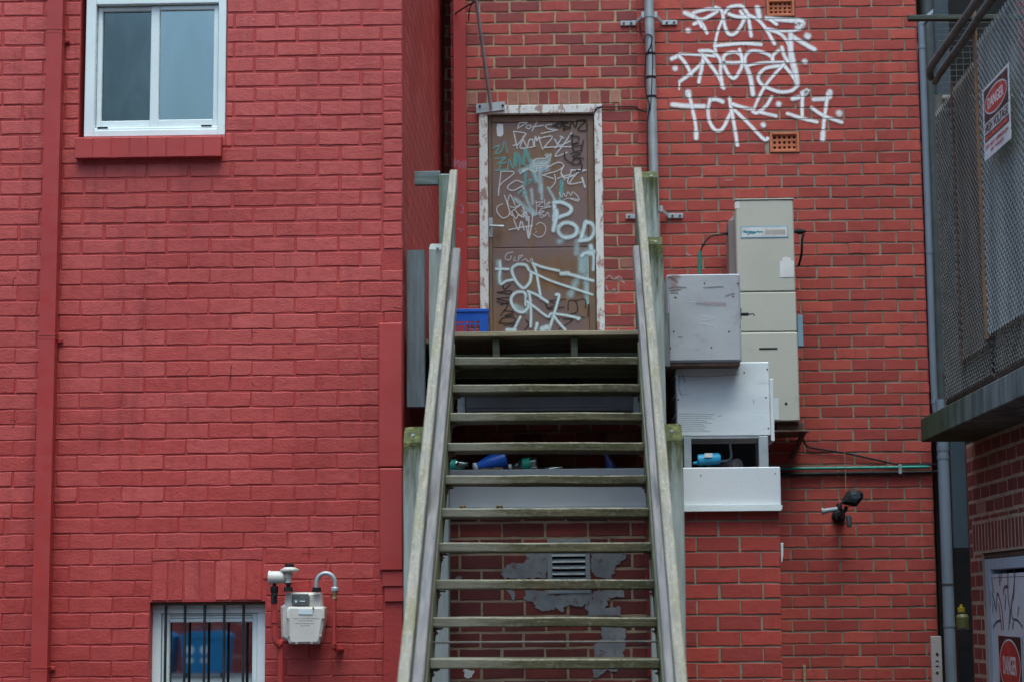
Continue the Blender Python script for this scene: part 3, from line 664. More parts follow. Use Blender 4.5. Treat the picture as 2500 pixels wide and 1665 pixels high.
# lighter right hand wall; courses continue
def tn2(x, z, t): return t
brickwork(mb, (0, YB, 0), (1, 0, 0), (0, -1, 0), split, xr, 0, 7.3, .2395, BC, .0125, 1.632-.2395*3, BP, [v1, v2], rec=.0045, jit=.0018, rough=.0026, odd=.0, tonefn=tn2)
bed(mb, (0, YB, 0), (1, 0, 0), (0, -1, 0), split, xr, 0, 7.3, .006, [v1, v2], thick=.1)
mb.build('brick_wall', [M_BBRICK, M_GMORT], bb)
mb = MB(); brickwork(mb, (xr, 0, 0), (0, 1, 0), (1, 0, 0), YB, YB+2.5, 2, 7.3, .2395, BC, .011, 0, BP, [], odd=.02); bed(mb, (xr, 0, 0), (0, 1, 0), (1, 0, 0), YB+.03, YB+2.5, 0, 7.3, .006); mb.build('return_wall', [M_BBRICK, M_GMORT], bb)
mb = MB(); mb.box(XC, xr+.12, YB-.10, YB+2.5, 7.305, 7.4); mb.build('coping', M_GMORT, bb)
mb = MB(); mb.box(-.70, xr-.1, YB+.5, YB+.6, 0, 7.2, 0); mb.build('backing', M_DARK, bb)
for (x0, x1, z0, z1), nm in ((v1, 'lower terracotta vent'), (v2, 'upper terracotta vent')):
    s = MB(); w_ = .020; x0 += .004; x1 -= .004; z0 += .004; z1 -= .004
    for (p, q, r_, t_) in ((x0, x0+w_, z0, z1), (x1-w_, x1, z0, z1), (x0+w_, x1-w_, z0, z0+w_), (x0+w_, x1-w_, z1-w_, z1)): s.box(p, q, YB-.006, YB+.03, r_, t_, .003)
    ix0, ix1, iz0, iz1 = x0+w_, x1-w_, z0+w_, z1-w_; cw = (ix1-ix0)/5; ch = (iz1-iz0)/3
    for i in range(6): xx = ix0+i*cw; s.box(max(xx-cw*.24, ix0+.001), min(xx+cw*.24, ix1-.001), YB+.012, YB+.028, iz0+.001, iz1-.001, .0006)
    for j in range(4): z_ = iz0+j*ch; s.box(ix0+.001, ix1-.001, YB+.011, YB+.027, max(z_-ch*.24, iz0+.001), min(z_+ch*.24, iz1-.001), .0006)
    o = s.build('air_vent', M_TERRA, bb); lab(o, nm)
    s = MB(); s.box(x0, x1, YB+.08, YB+.09, z0, z1, 0); s.build('vent_duct', M_DARK, o)
# door
s = MB(); fwl = PY(1193, 700, YB).x-DL; fwr = DR-PY(1456, 700, YB).x
s.box(DL, DL+fwl, YB-.028, YB+.1, 3.0, DT, .003); s.box(DR-fwr, DR, YB-.028, YB+.1, 3.0, DT, .003); s.box(DL+fwl, DR-fwr, YB-.027, YB+.1, PY(1320, 279, YB).z, DT, .003)
dr = s.build('door', M_FLAKY, bb); lab(dr, 'brown back door in a flaking white frame')
lx, rx, lt = DL+fwl+.004, DR-fwr-.004, PY(1320, 281, YB).z-.004
yd = YB+.012
px0, px1 = PY(1202, 600, yd).x, PY(1437, 600, yd).x; pzt = PY(1320, 298, yd).z; pzm = PY(1320, 605, yd).z
s = MB(); s.box(lx, px0, yd, yd+.04, 3.16, lt, .003); s.box(px1, rx, yd, yd+.04, 3.16, lt, .003); s.box(px0, px1, yd, yd+.04, pzt, lt, .003); lf = s.build('leaf_frame', M_DOORFR, dr)
s = MB(); s.box(px0+.001, px1-.001, yd+.006, yd+.035, 3.16, pzm-.004, .003); s.box(px0+.001, px1-.001, yd+.006, yd+.035, pzm+.004, pzt-.001, .003); s.box(px0+.001, px1-.001, yd+.011, yd+.03, pzm-.004, pzm+.004, 0); s.build('leaf', M_DOOR, dr)
hz = PY(1200, 555, yd).z; hx = PY(1197, 555, yd).x
s = MB(); r = RECT(1193, 533, 1203, 580, yd); s.box(r[0], r[1], yd-.006, yd-.0005, r[2], r[3], .002); s.cyl((hx, yd-.03, hz), (hx, yd-.004, hz), .008, 12); s.tube([(hx, yd-.032, hz), (hx+.02, yd-.036, hz), (PY(1226, 0, yd).x, yd-.034, hz-.003)], .010, 10); s.lathe((hx, yd-.0165, PY(0, 568, yd).z), (0, -1, 0), [(-.012, .009), (0, .009), (.001, .006)], 12); s.build('handle', M_GALV, dr)
s = MB(); s.prism([(p.x, p.z) for p in (PY(1214, 303, yd), PY(1228, 304, yd), PY(1229, 328, yd), PY(1224, 334, yd), PY(1214, 333, yd), PY(1212, 315, yd))], yd+.003, yd+.006); s.build('sticker', M_LABEL, dr)

# graffiti --------------------------------------------------------
SP_W = spray('white_spray_on_brick', (.86, .86, .89), gap=(BP, BC), soft=.8, density=1.0)
SP_D = spray('pale_spray_on_door', (.56, .72, .78), density=.92, soft=.8)
SP_H = spray('pale_spray_haze', (.48, .68, .74), density=.55, soft=1.)
SP_G = spray('silver_marker', (.60, .63, .68), density=.85, soft=.6)
SP_K = spray('black_marker', (.015, .013, .013), density=.85, soft=.5)
SP_T = spray('teal_marker', (.16, .42, .42), density=.62, soft=.7)
cw = lambda x, y: PY(1550+x/3.92, y/3.92, YB)
T1 = [[(475, 130), (560, 165), (640, 190), (730, 150), (785, 108), (700, 92), (560, 128)], [(565, 235), (630, 222), (690, 322)], [(600, 190), (640, 260)], (1.5, [(510, 298)]), (1.3, [(480, 128), (560, 160)]),
      [(775, 75), (835, 115), (850, 220), (885, 315), (930, 338), (985, 300), (1045, 185), (1010, 115)], [(860, 130), (905, 75), (1010, 60), (1060, 110), (1085, 165), (980, 165), (900, 140)], (.8, [(835, 200), (795, 300), (768, 430), (778, 520), (800, 550)]),
      [(765, 445), (900, 430), (1050, 420), (1205, 432)], [(1088, 180), (1100, 260), (1112, 350)], [(1085, 150), (1170, 190), (1245, 270), (1335, 425)], (1.5, [(1172, 80), (1190, 165)]),
      (1.3, [(1260, 180), (1400, 195), (1570, 205)]), (1.9, [(1560, 210), (1600, 225), (1565, 270)]), (.8, [(1600, 240), (1540, 295), (1400, 302), (1270, 280)]), [(1290, 190), (1355, 238)], [(1265, 285), (1390, 330), (1470, 430), (1488, 560), (1550, 800)],
      (1.3, [(1490, 345), (1580, 400), (1720, 480)]), (1.4, [(1490, 340), (1495, 500), (1540, 700), (1552, 800)]), (1.9, [(1652, 350)]), (1.5, [(1625, 595)])]
T2 = [(1.2, [(352, 568), (430, 530)]), (.8, [(430, 520), (620, 530), (800, 545)]), [(425, 540), (490, 620), (540, 725)], [(655, 600), (520, 720), (430, 785)], (.5, [(428, 790), (422, 862)]), (1.5, [(385, 660)]),
      [(620, 490), (655, 545), (640, 650), (612, 790)], [(655, 540), (740, 650), (805, 745), (850, 850)], [(640, 490), (740, 500), (815, 580), (820, 700), (838, 840)], [(850, 612), (850, 545), (910, 508), (985, 512), (1025, 560), (1000, 602), (850, 605)],
      [(855, 640), (900, 725), (950, 755), (1000, 690), (1030, 600), (1000, 480)], [(1055, 620), (1058, 545), (1110, 495), (1200, 500), (1295, 540), (1320, 590)], (1.3, [(1060, 630), (1105, 750), (1130, 910)]), (1.1, [(1405, 460), (1430, 540), (1465, 595)]),
      [(1320, 600), (1320, 540), (1375, 490)], (.8, [(1060, 640), (1200, 608), (1420, 600)]), [(1400, 635), (1250, 660), (1180, 740), (1205, 805), (1280, 850), (1390, 885), (1500, 872), (1560, 820)], [(1425, 630), (1500, 720), (1550, 805)], (.9, [(1425, 620), (1290, 770), (1210, 890), (1140, 1045)])]
T3 = [(1.3, [(360, 1005), (520, 1020), (660, 1022)]), (1.7, [(510, 890), (515, 915)]), [(515, 900), (545, 1020), (580, 1200), (588, 1330)], (1.3, [(588, 1275), (586, 1325)]), (1.2, [(840, 980), (780, 955), (720, 960)]), [(720, 960), (700, 1050), (715, 1170), (770, 1250), (835, 1240), (895, 1130), (930, 1060)],
      [(905, 945), (925, 1070), (955, 1230), (980, 1395)], [(930, 1000), (1040, 1035), (1130, 1050)], [(1130, 1075), (1170, 1085), (1255, 1020), (1308, 935)], [(1200, 1080), (1350, 1115)], [(955, 1060), (1080, 1180), (1230, 1335), (1270, 1330)], (1.5, [(1375, 1000)]), (1.5, [(1228, 1200)]),
      (1.2, [(1510, 950), (1600, 925), (1655, 870), (1600, 895)]), [(1605, 900), (1600, 1020), (1600, 1125)], [(1460, 1092), (1600, 1138), (1740, 1172)], (1.2, [(1710, 958), (1850, 945), (1870, 900)]), (1.5, [(1865, 885)]), [(1845, 900), (1825, 1050), (1805, 1200), (1798, 1340)], (1.4, [(1800, 1280), (1796, 1340)]),
      [(1690, 1035), (1800, 1110), (1980, 1175)], (1.8, [(1955, 1090)])]
for ls, lb in ((T1, 'top line of the white sprayed tag'), (T2, 'middle line of the white sprayed tag'), (T3, 'bottom line of the white sprayed tag')):
    s = MB(); strokes(s, ls, cw, 52/3.92/4800*YB*1.06, (0, -1, 0), start=.0035); o = s.build('graffiti_tag', SP_W, bb, smooth=False, fixn=False); lab(o, lb)
dA = lambda x, y: PY(1180+x/5.807, 270+y/5.807, yd+.004)
dB = lambda x, y: PY(1180+x/5.407, 530+y/5.407, yd+.004)
WD = 1/5.6/4800*YB
def gd(name, mat, lst, conv, wpx, start, lb=None, col=dr):
    s = MB(); strokes(s, lst, conv, wpx*WD*1.5, (0, -1, 0), start=start); o = s.build(name, mat, col, smooth=False, fixn=False)
    if lb: lab(o, lb)
gd('marker_scrawl', SP_G, [[(510, 180), (620, 178), (560, 215), (485, 260)], [(510, 180), (485, 262)], [(600, 250), (630, 215), (680, 225), (650, 265), (600, 250)], [(760, 170), (690, 295)], [(700, 240), (850, 215)], [(970, 200), (880, 220), (930, 270), (1050, 280), (930, 310), (820, 332)],
    [(430, 300), (450, 400), (480, 540)], [(430, 300), (600, 330), (560, 380)], [(480, 500), (560, 400)], [(420, 500), (500, 480), (590, 370), (520, 530), (650, 530), (740, 510)], [(570, 420), (620, 520), (650, 430), (700, 420), (710, 500)], [(720, 520), (740, 370), (760, 440), (790, 370), (800, 450)], [(790, 400), (980, 375), (850, 540), (840, 560), (800, 430)], [(860, 530), (1050, 520), (1250, 518)],
    [(1010, 410), (1080, 500), (1230, 440)], [(1120, 380), (1020, 540)], [(1250, 320), (1130, 500), (1020, 640), (1060, 650), (1190, 600)], [(1090, 370), (1140, 400)], [(1240, 850), (1460, 850), (1320, 900), (1220, 1040)], [(1250, 860), (1200, 1040), (1400, 1020)], [(1110, 900), (1170, 960), (1320, 910)], (1.6, [(1400, 960), (1440, 1090)])], dA, 15, .002, 'silver marker scrawl at the top of the door')
gd('marker_scrawl', SP_G, [[(250, 870), (440, 885), (240, 1060), (215, 1200)], [(250, 870), (225, 1100), (215, 1210)], [(560, 1030), (460, 1000), (340, 1090), (420, 1140), (560, 1070)], [(520, 900), (640, 830), (560, 860)], [(840, 920), (1050, 860), (1140, 790), (1060, 740), (880, 830)], [(840, 920), (990, 970)], [(1140, 790), (1100, 900), (1160, 990)], [(1050, 970), (1200, 920), (1300, 940)], [(1010, 910), (1020, 1020), (950, 1110)],
    [(270, 1330), (200, 1370), (200, 1450), (280, 1530), (370, 1470), (330, 1300)], [(300, 1210), (340, 1300), (380, 1200), (450, 1350)], [(340, 1290), (380, 1460), (420, 1500)], [(390, 1370), (440, 1380), (530, 1340), (400, 1440)], [(450, 1410), (520, 1500), (590, 1440), (560, 1380)], [(400, 1440), (460, 1540), (500, 1480), (560, 1520), (610, 1440), (620, 1560)], [(700, 1450), (690, 1600)], (.7, [(1080, 1170), (1110, 1240), (1140, 1180), (1170, 1230), (1200, 1160), (1240, 1210), (1270, 1160), (1350, 1240), (1340, 1290), (1240, 1260)]), (.7, [(1120, 1290), (1200, 1250), (1350, 1270)]),
    (.7, [(750, 1290), (760, 1480), (820, 1400), (870, 1390), (960, 1370)]), (.7, [(760, 1310), (850, 1300), (770, 1360), (850, 1370)]), (.7, [(870, 1270), (880, 1380), (950, 1300), (890, 1340), (960, 1370)]), (.7, [(800, 1430), (810, 1520), (870, 1500), (800, 1470), (860, 1440), (810, 1430)]), (.7, [(880, 1500), (910, 1450), (940, 1510)])], dA, 13, .0028, 'silver marker scrawl on the middle of the door')
gd('marker_scrawl', SP_T, [[(170, 690), (320, 670), (200, 760)], [(270, 680), (220, 850)], [(170, 855), (360, 840)], [(240, 760), (320, 740)], [(340, 840), (370, 700), (420, 830), (450, 620)], (2.6, [(460, 620), (450, 780)]), (2.2, [(500, 640), (560, 760), (590, 560)]), (2.4, [(595, 560), (660, 730)]), [(500, 740), (640, 800)], [(500, 640), (530, 900)], (2., [(600, 880), (590, 1050)]), [(620, 1000), (690, 980), (640, 1050)], [(690, 880), (740, 1040)], (2.6, [(1110, 1010), (1110, 1170)]), (2, [(1120, 1030), (1080, 1260)]), (1.2, [(500, 1180), (560, 1130), (620, 1180), (560, 1220)]), [(140, 540), (230, 500), (170, 620), (260, 570), (300, 440), (340, 600)]], dA, 22, .0010, 'teal marker scrawl on the door')
gd('spray_haze', SP_H, [(3., [(700, 740), (850, 730), (900, 780)]), (3., [(700, 830), (900, 830)]), (2., [(900, 640), (930, 720)]), (2., [(680, 780), (760, 1000)]), (2.2, [(800, 800), (810, 1150)]), (1.6, [(560, 1080), (640, 1330), (740, 1470)]), (1.6, [(680, 1130), (700, 1330)]), (1.6, [(820, 1060), (830, 1260)]), (2., [(450, 1260), (720, 1480)]), (1.5, [(920, 1100), (1010, 1270)]), (2., [(520, 860), (700, 800), (900, 760)]), (1.4, [(560, 1420), (620, 1560)])], dA, 34, .0005)
gd('spray_haze', SP_G, [[(690, 740), (760, 690), (880, 680), (960, 620), (900, 760), (700, 800)], [(660, 840), (740, 880), (760, 800)], [(700, 770), (900, 740)], [(780, 820), (930, 790)]], dA, 14, .0016)
gd('black_scrawl', SP_K, [[(970, 155), (1080, 150), (1010, 220), (1100, 240), (1100, 160)], [(980, 220), (1200, 170)], [(1080, 160), (1210, 160), (1130, 210), (1220, 250), (1130, 270)], [(1120, 170), (1150, 290)], [(1230, 250), (1250, 160), (1310, 240), (1330, 150)], [(1330, 150), (1450, 150), (1340, 270), (1460, 290), (1470, 200)],
    [(1230, 360), (1350, 380), (1350, 420)], [(1270, 340), (1260, 480), (1330, 460)], [(1260, 500), (1270, 480), (1350, 470)], [(1420, 430), (1390, 560)], [(1260, 500), (1290, 580), (1400, 570)], [(1290, 520), (1390, 500)], [(1150, 600), (1160, 680), (1240, 750), (1340, 770), (1380, 700), (1300, 690), (1260, 730)], [(1240, 620), (1290, 600), (1380, 620), (1260, 660), (1400, 680), (1420, 690)], [(1380, 730), (1400, 800), (1380, 870), (1320, 850)]], dA, 16, .0036, 'black marker tags at the top right of the door')
gd('black_scrawl', SP_K, [[(260, 890), (280, 960), (360, 890)], [(180, 1000), (360, 980), (350, 1020), (190, 1000)], [(180, 1080), (350, 1070), (330, 1120), (180, 1085)], [(180, 1120), (300, 1150), (400, 1120)], [(230, 1160), (330, 1150), (230, 1300)], [(270, 1240), (400, 1260), (280, 1310), (400, 1300)], [(210, 1390), (280, 1330), (420, 1340), (380, 1400), (210, 1400)], [(280, 1430), (420, 1410), (300, 1500)], [(560, 1360), (600, 1420), (540, 1500)],
    [(870, 1110), (1080, 1090)], [(880, 1120), (960, 1160), (850, 1210)], [(820, 1150), (860, 1220), (940, 1210)], [(1010, 1110), (980, 1200), (1070, 1190)], [(1120, 1230), (1130, 1110), (1220, 1120), (1240, 1250), (1130, 1290)], [(1220, 1110), (1340, 1090), (1350, 1200)], [(1390, 1160), (1380, 1320)], [(1240, 1310), (1340, 1330)], [(1000, 1480), (1180, 1360), (1060, 1350)], [(860, 1350), (1000, 1350)]], dB, 13, .0012, 'black marker scrawl low on the door')
gd('marker_scrawl', SP_G, [[(400, 30), (460, 180), (500, 60), (540, 180)], [(340, 175), (500, 140), (650, 120)], [(600, 0), (600, 290)], [(570, 130), (600, 290), (640, 100)], (.6, [(700, 110), (740, 80), (800, 100), (825, 170), (790, 250), (720, 270), (660, 230)]), (.6, [(690, 160)]), (.6, [(690, 210), (705, 200)]), (.6, [(390, 470), (310, 490), (290, 560), (350, 570), (370, 520)]), (.6, [(420, 530), (400, 580), (440, 580)]), (.6, [(470, 520), (460, 590)]), (.6, [(470, 520), (520, 510), (470, 560)]), (.6, [(510, 580), (560, 560), (600, 600), (640, 550), (650, 600)])], dB, 15, .0044, 'silver marker scrawl beside the door handle')
gd('spray_haze', SP_H, [(2., [(1100, 270), (1000, 330)]), (2., [(1240, 330), (1230, 480)]), (3.2, [(1330, 500), (1320, 720)]), (3., [(1400, 470), (1390, 1000)]), (2., [(1290, 520), (1290, 700)]), (2.5, [(1250, 800), (1150, 1030)]), (2.5, [(1440, 750), (1450, 880)]), (1.6, [(1430, 390), (1440, 520)]), (2., [(1350, 830), (1380, 1130)]), (1.8, [(200, 600), (220, 880)]), (2, [(420, 1180), (560, 1250)]), (1.6, [(1240, 180), (1420, 340)])], dB, 46, .0004, 'soft haze of overspray')
gd('spray_tag', SP_D, [(1.7, [(960, -80), (965, -10), (925, 180)]), (1.5, [(990, 150), (1050, 90), (1150, 85), (1230, 140), (1220, 230), (1130, 275), (1040, 260), (990, 190), (1000, 130)]), (1.5, [(1350, 70), (1320, 180), (1290, 300)]), (1.5, [(1360, 70), (1440, 100), (1465, 190), (1410, 290), (1270, 320)]), (1.8, [(1420, 390), (1440, 480)]), (2.2, [(1400, 480), (1480, 470)]), (1.2, [(1300, 520), (1350, 480), (1450, 500), (1450, 700)]),
    (1., [(218, 590), (225, 700), (210, 800), (232, 890), (300, 850), (400, 830)]), (1., [(170, 690), (330, 690)]), (1.2, [(600, 700), (560, 640), (460, 630), (390, 670), (380, 730), (430, 850), (510, 935), (560, 930), (620, 850), (630, 730)]), (1., [(650, 610), (690, 700), (720, 850), (760, 1080)]), (1., [(660, 620), (800, 670), (1000, 715)]), (1.6, [(1030, 750), (1120, 750)]), (1.2, [(1120, 755), (1280, 800), (1450, 845)]), (.9, [(620, 725), (700, 760), (900, 850), (1200, 950), (1440, 1030)]),
    (1.2, [(560, 1050), (540, 1000), (450, 995), (380, 1050), (370, 1130), (430, 1230), (520, 1260), (590, 1200), (600, 1130)]), (.8, [(555, 1060), (555, 1170)]), (1., [(600, 990), (620, 1100), (630, 1300), (625, 1450)]), (1., [(590, 985), (720, 1040), (850, 1130)]), (1., [(580, 1120), (700, 1210), (850, 1320), (900, 1280), (1080, 1300), (1270, 1340)]), (1.3, [(1250, 1345)]), (1.1, [(960, 1030), (1000, 1040), (960, 1200), (920, 1330), (870, 1490)]), (1.1, [(930, 1310), (1000, 1400), (1080, 1490)]), (1., [(490, 1320), (440, 1420), (400, 1500)]), (1.3, [(310, 1490), (420, 1490)]), (1.2, [(710, 1410), (690, 1490)]), (2.2, [(780, 1480), (840, 1460)])], dB, 38, .005, 'large pale sprayed letters on the door')
gd('spray_tag', SP_D, [[(1000, 1310), (1010, 1420), (1000, 1568)], [(1010, 1310), (1120, 1310), (1240, 1380), (1220, 1460), (1120, 1500), (1020, 1540)]], dA, 54, .0048, 'pale sprayed letter P on the door')
SP_F = spray('faint_white_marker', (.62, .55, .58), density=.45, soft=.6, gap=(BP, BC))
s = MB(); fr = lambda x, y: PY(1500+x/4.9, 380+y/4.9, YB)
strokes(s, [[(-160, 1450), (-110, 1480), (-60, 1440), (0, 1500), (20, 1470), (80, 1500), (120, 1530)], [(0, 1480), (60, 1450), (110, 1520)], [(-100, 1560), (-60, 1640), (0, 1600), (20, 1660)], [(860, 1175), (940, 1215)]], fr, .012, (0, -1, 0), start=.0035)
strokes(s, [[(870, 162), (940, 155)]], lambda x, y: PY(1550+x/3.92, 400+y/3.92, YB), .010, (0, -1, 0), start=.0035)
s.build('graffiti_tag', SP_F, bb, smooth=False, fixn=False)

# ---- red downpipe beside the back door
s = MB(); r = RECT(1108, 300, 1140, 800, YB-.06); s.box(r[0], r[1], YB-.07, YB-.012, .5, 7.2, .004)
dp2 = s.build('downpipe', M_PMETAL); tag(dp2, 'flat red painted downpipe in the corner left of the graffiti-covered door', 'downpipe')
s = MB(); tr = lambda x, y: PY(960+x/4.9, 380+y/4.9, YB-.07)
strokes(s, [[(740, 40), (730, 130), (780, 60), (790, 150), (830, 70)], [(820, 160), (870, 70), (860, 160)], [(800, 600), (830, 600), (830, 690), (800, 680)], [(770, 880), (830, 890), (800, 910)]], tr, .014, (0, -1, 0), start=.001)
s.build('graffiti_tag', spray('faint_lilac_marker', (.50, .30, .42), density=.5, soft=.7), dp2, smooth=False, fixn=False)

# ---- steel stay over the door
st = thing('steel_stay', (PY(1200, 265, YB).x, YB, PY(1200, 265, YB).z), 'thin grey steel stay rising from a bolted plate at the top left door corner', 'stay')
s = MB(); s.tube([PY(1199, 268, YB-.06), PY(1158, -30, YB-.5), PY(1150, -90, YB-.6)], .013, 12); s.build('rod', M_GALV, st)
s = MB(); a, b, c, d = PY(1163, 258, YB), PY(1233, 252, YB), PY(1233, 272, YB), PY(1163, 281, YB); s.prism([(a.x, a.z), (b.x, b.z), (c.x, c.z), (d.x, d.z)], YB-.042, YB-.031); s.build('plate', M_GALV, st)
for u, v in ((1172, 264), (1228, 262)):
    p = PY(u, v, YB); s = MB(); s.cyl((p.x, YB-.052, p.z), (p.x, YB-.03, p.z), .009, 6); s.build('bolt', M_BLACK, st)
s = MB(); s.tube(spline([PY(1158, 6, YB-.5), PY(1130, 22, YB-.2), PY(1106, 38, YB-.03)]), .006, 8); s.tube(spline([PY(1157, 4, YB-.5), PY(1147, 22, YB-.2), PY(1144, 52, YB-.02)]), .005, 8); s.build('tie_wire', M_BLACK, st)

# ---- grey vent pipe with brackets
yp = YB-.09
vp = thing('vent_pipe', (PY(1594, 400, yp).x, YB, 2.6), 'grey round vent pipe clamped to the brick wall right of the door', 'pipe')
pt, pbm = PY(1584, 0, yp), PY(1596, 420, yp); dd = (pt-pbm)/(pt.z-pbm.z)
P_ = lambda z: pbm+dd*(z-pbm.z)
s = MB(); s.cyl(P_(2.5), P_(7.2), .036, 28); s.build('pipe', M_GALV, vp)
for v in (38, 512):
    c = P_(PY(1590, v, yp).z); s = MB(); s.lathe(c-Vector((0, 0, .022)), (0, 0, 1), [(0, .040), (.044, .040)], 28)
    for sg in (-1, 1):
        s.box(c.x+sg*.036, c.x+sg*.062, yp-.012, yp+.012, c.z-.024, c.z+.024, .004); s.beam((c.x+sg*.055, yp, c.z-.01), (c.x+sg*.10, YB-.014, c.z-.03), .03, .006, up=(1, 0, 0), bev=.001, seg=1)
        s.box(c.x+sg*.095, c.x+sg*.215, YB-.016, YB-.004, c.z-.055, c.z-.018, .003)
    o = s.build('bracket', M_GALV, vp)
    for sg in (-1, 1):
        for q in (.135, .19): s = MB(); s.cyl((c.x+sg*q, YB-.024, c.z-.037), (c.x+sg*q, YB-.01, c.z-.037), .009, 6); s.build('bolt', M_BROWN, o)
for v in (133, 191, 238):
    c = P_(PY(1588, v, yp).z); s = MB(); s.lathe(c-Vector((0, 0, .010)), (0, 0, 1), [(0, .0375), (.020, .0375)], 28); s.build('strap', M_BLACK, vp)
cv = lambda x, y, Y=yp-.042: PY(950+x/2.944, y/2.944, Y)
s = MB(); s.tube(spline([cv(1800, 150, YB-.02), cv(1810, 230, YB-.03), cv(1830, 300), cv(1845, 260), cv(1865, 250), cv(1890, 270), cv(1880, 330), cv(1850, 400), cv(1842, 480), cv(1838, 600), cv(1850, 690), cv(1870, 760), cv(1855, 900), cv(1856, 1100), cv(1860, 1250)], 5), .0045, 8)
s.tube(spline([cv(1885, 300), cv(1895, 420), cv(1890, 560), cv(1885, 690), cv(1875, 800)], 5), .0035, 8); s.build('cable', M_BLACK, vp)
s = MB(); s.tube(spline([PY(1452, 276, YB-.03), PY(1460, 263, YB-.035), PY(1500, 262, YB-.012), PY(1548, 261, YB-.012), PY(1562, 270, YB-.02), PY(1578, 274, yp-.03)], 6), .0055, 8)
tag(s.build('door_cable', M_BLACK), 'thin black cable running from the door frame corner across to the grey vent pipe', 'cable')

# ================================================================ TIMBER STAIRCASE
sc = thing('timber_staircase', (-.1, 9.0, 0), 'weathered open timber staircase with mossy treads climbing to the back door', 'stairs')
XL, XR = -.636, .412
TZ = [1.351-.184*2, 1.351-.184, 1.345, 1.530, 1.707, 1.891, 2.072, 2.253, 2.443, 2.625, 2.807, 2.984]
TY = [9.05+.235*(i-2) for i in range(12)]
TY[11] = 11.13
for i in range(-4, 0): TZ.insert(0, TZ[0]-.184); TY.insert(0, TY[0]-.235)
for i, (y, z) in enumerate(zip(TY, TZ)):
    s = MB(); s.beam((XL+.002+random.uniform(-.004, .002), y+.115, z-.0235+.004), (XR-.002, y+.115, z-.0235-.004), .235, .047, bev=.006, seg=16, wob=.0018)
    s.build('tread', M_TREAD, sc)
    if z > .9:
        for sx in (XL, XR):
            if random.random() < .8:
                q = MB(); sg = 1 if sx < 0 else -1; q.box(sx, sx+sg*.035, y+.02, y+.2, z-.055, z-.0475, .002); q.box(sx, sx+sg*.005, y+.02, y+.2, z-.085, z-.055, .001)
                q.cyl((sx, y+.03, z-.07), (sx+sg*.022, y+.03, z-.07), .006, 6); q.build('tread_bracket', M_BROWN, sc)
# sloping members: line through the tread noses
sl = (2.984-1.345)/(11.13-9.05); dirv = Vector((0, 1, sl)).normalized(); nrm = Vector((0, -sl, 1)).normalized()
def onl(y, off=0): return 1.345+(y-9.05)*sl+off
Y0, Y1 = 7.3, 11.25
for sg, x in ((-1, XL), (1, XR)):
    lab_ = 'left' if sg < 0 else 'right'
    s = MB(); xx = x+sg*.0225
    s.beam((xx, Y0, onl(Y0, -.10)), (xx, Y1, onl(Y1, -.10)), .045, .24, bev=.005, seg=30, wob=.001); s.build('stringer', M_STRG, sc)
    s = MB(); xi = -.615 if sg < 0 else .405; xx = xi+sg*.0225
    hz0 = onl(0, 1.02)
    s.beam((xx, 7.0, 7.0*sl+hz0), (xx, 11.18, 11.18*sl+hz0), .045, .10, bev=.005, seg=34, wob=.0009); s.build('handrail', M_RAIL, sc)
    s = MB(); xx2 = xi+sg*.0225-sg*.006; hz1 = onl(0, .47)
    s.beam((xx2, 7.0, 7.0*sl+hz1), (xx2, 11.33, 11.33*sl+hz1), .045, .10, bev=.005, seg=34, wob=.0009); s.build('mid_rail', M_MID, sc)
# posts: (u left, u right, v top, Y, face material)
def post(u0, u1, vt, y, zb=0., mat=M_POST, d=.10, slope=.0, x0=None, x1=None, vref=None):
    a, b = PY(u0, vref or vt+120, y), PY(u1, vref or vt+120, y); zt = PY((u0+u1)/2, vt, y).z
    x0 = a.x if x0 is None else x0; x1 = b.x if x1 is None else x1
    s = MB(); w_ = x1-x0; xc = (x0+x1)/2; yc = y+d/2
    s.beam((xc, yc, zt), (xc, yc, zb), w_, d, up=(0, -1, 0), bev=.006, seg=20, wob=.002, topgr=True)
    for k, p in enumerate(s.v):                          # sawn cap slopes to the front
        if p[2] > zt-.001: s.v[k] = (p[0], p[1], p[2]-slope*(yc+d/2-p[1])/d)
    return s.build('post', mat, sc)
OUTL, OUTR = -.655, .452
post(985, 1035, 1037, 9.22, x1=OUTL+.004, slope=.085, mat=M_PMOSS)
post(1600, 1668, 1030, 9.22, x0=OUTR-.004, slope=.085, mat=M_PMOSS)
post(1047, 1100, 588, 10.80, x1=OUTL+.006, slope=.05)
post(1580, 1620, 571, 10.80, x0=OUTR-.005, slope=.06, mat=M_PMOSS)
post(1070, 1115, 416, 11.36, x1=OUTL+.010, zb=3.0, slope=.03, mat=timber('green_grey_post_timber', (.22, .27, .25), (.15, .19, .17), (.10, .13, .06), .5, (.06, .08, .07)))
post(1560, 1607, 411, 11.36, x0=OUTR-.012, zb=3.0, slope=.06, mat=M_PMOSS)
# landing
LZ = PY(1330, 808, 11.20).z
s = MB(); nb = 22; dz = .028
for i in range(nb):
    y = 11.20+i*(3.27/nb); s.beam((-.66 if i < 2 else -.91, y+.07, LZ-dz/2), (.62, y+.07, LZ-dz/2), .142, dz, bev=.003, seg=6, wob=.001)
s.build('landing_deck', M_DECK, sc)
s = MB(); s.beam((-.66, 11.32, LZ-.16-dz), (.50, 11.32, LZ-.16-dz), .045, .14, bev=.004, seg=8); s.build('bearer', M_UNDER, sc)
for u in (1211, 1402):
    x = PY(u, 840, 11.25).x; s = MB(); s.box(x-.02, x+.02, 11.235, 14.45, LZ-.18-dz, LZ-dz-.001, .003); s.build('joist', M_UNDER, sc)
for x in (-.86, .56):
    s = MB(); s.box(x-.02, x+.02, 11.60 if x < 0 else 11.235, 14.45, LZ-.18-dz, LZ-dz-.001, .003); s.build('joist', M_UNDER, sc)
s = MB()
for k in range(6): s.box(.625, .645, 11.3, 14.45, 2.44+k*.115, 2.54+k*.115, .002)
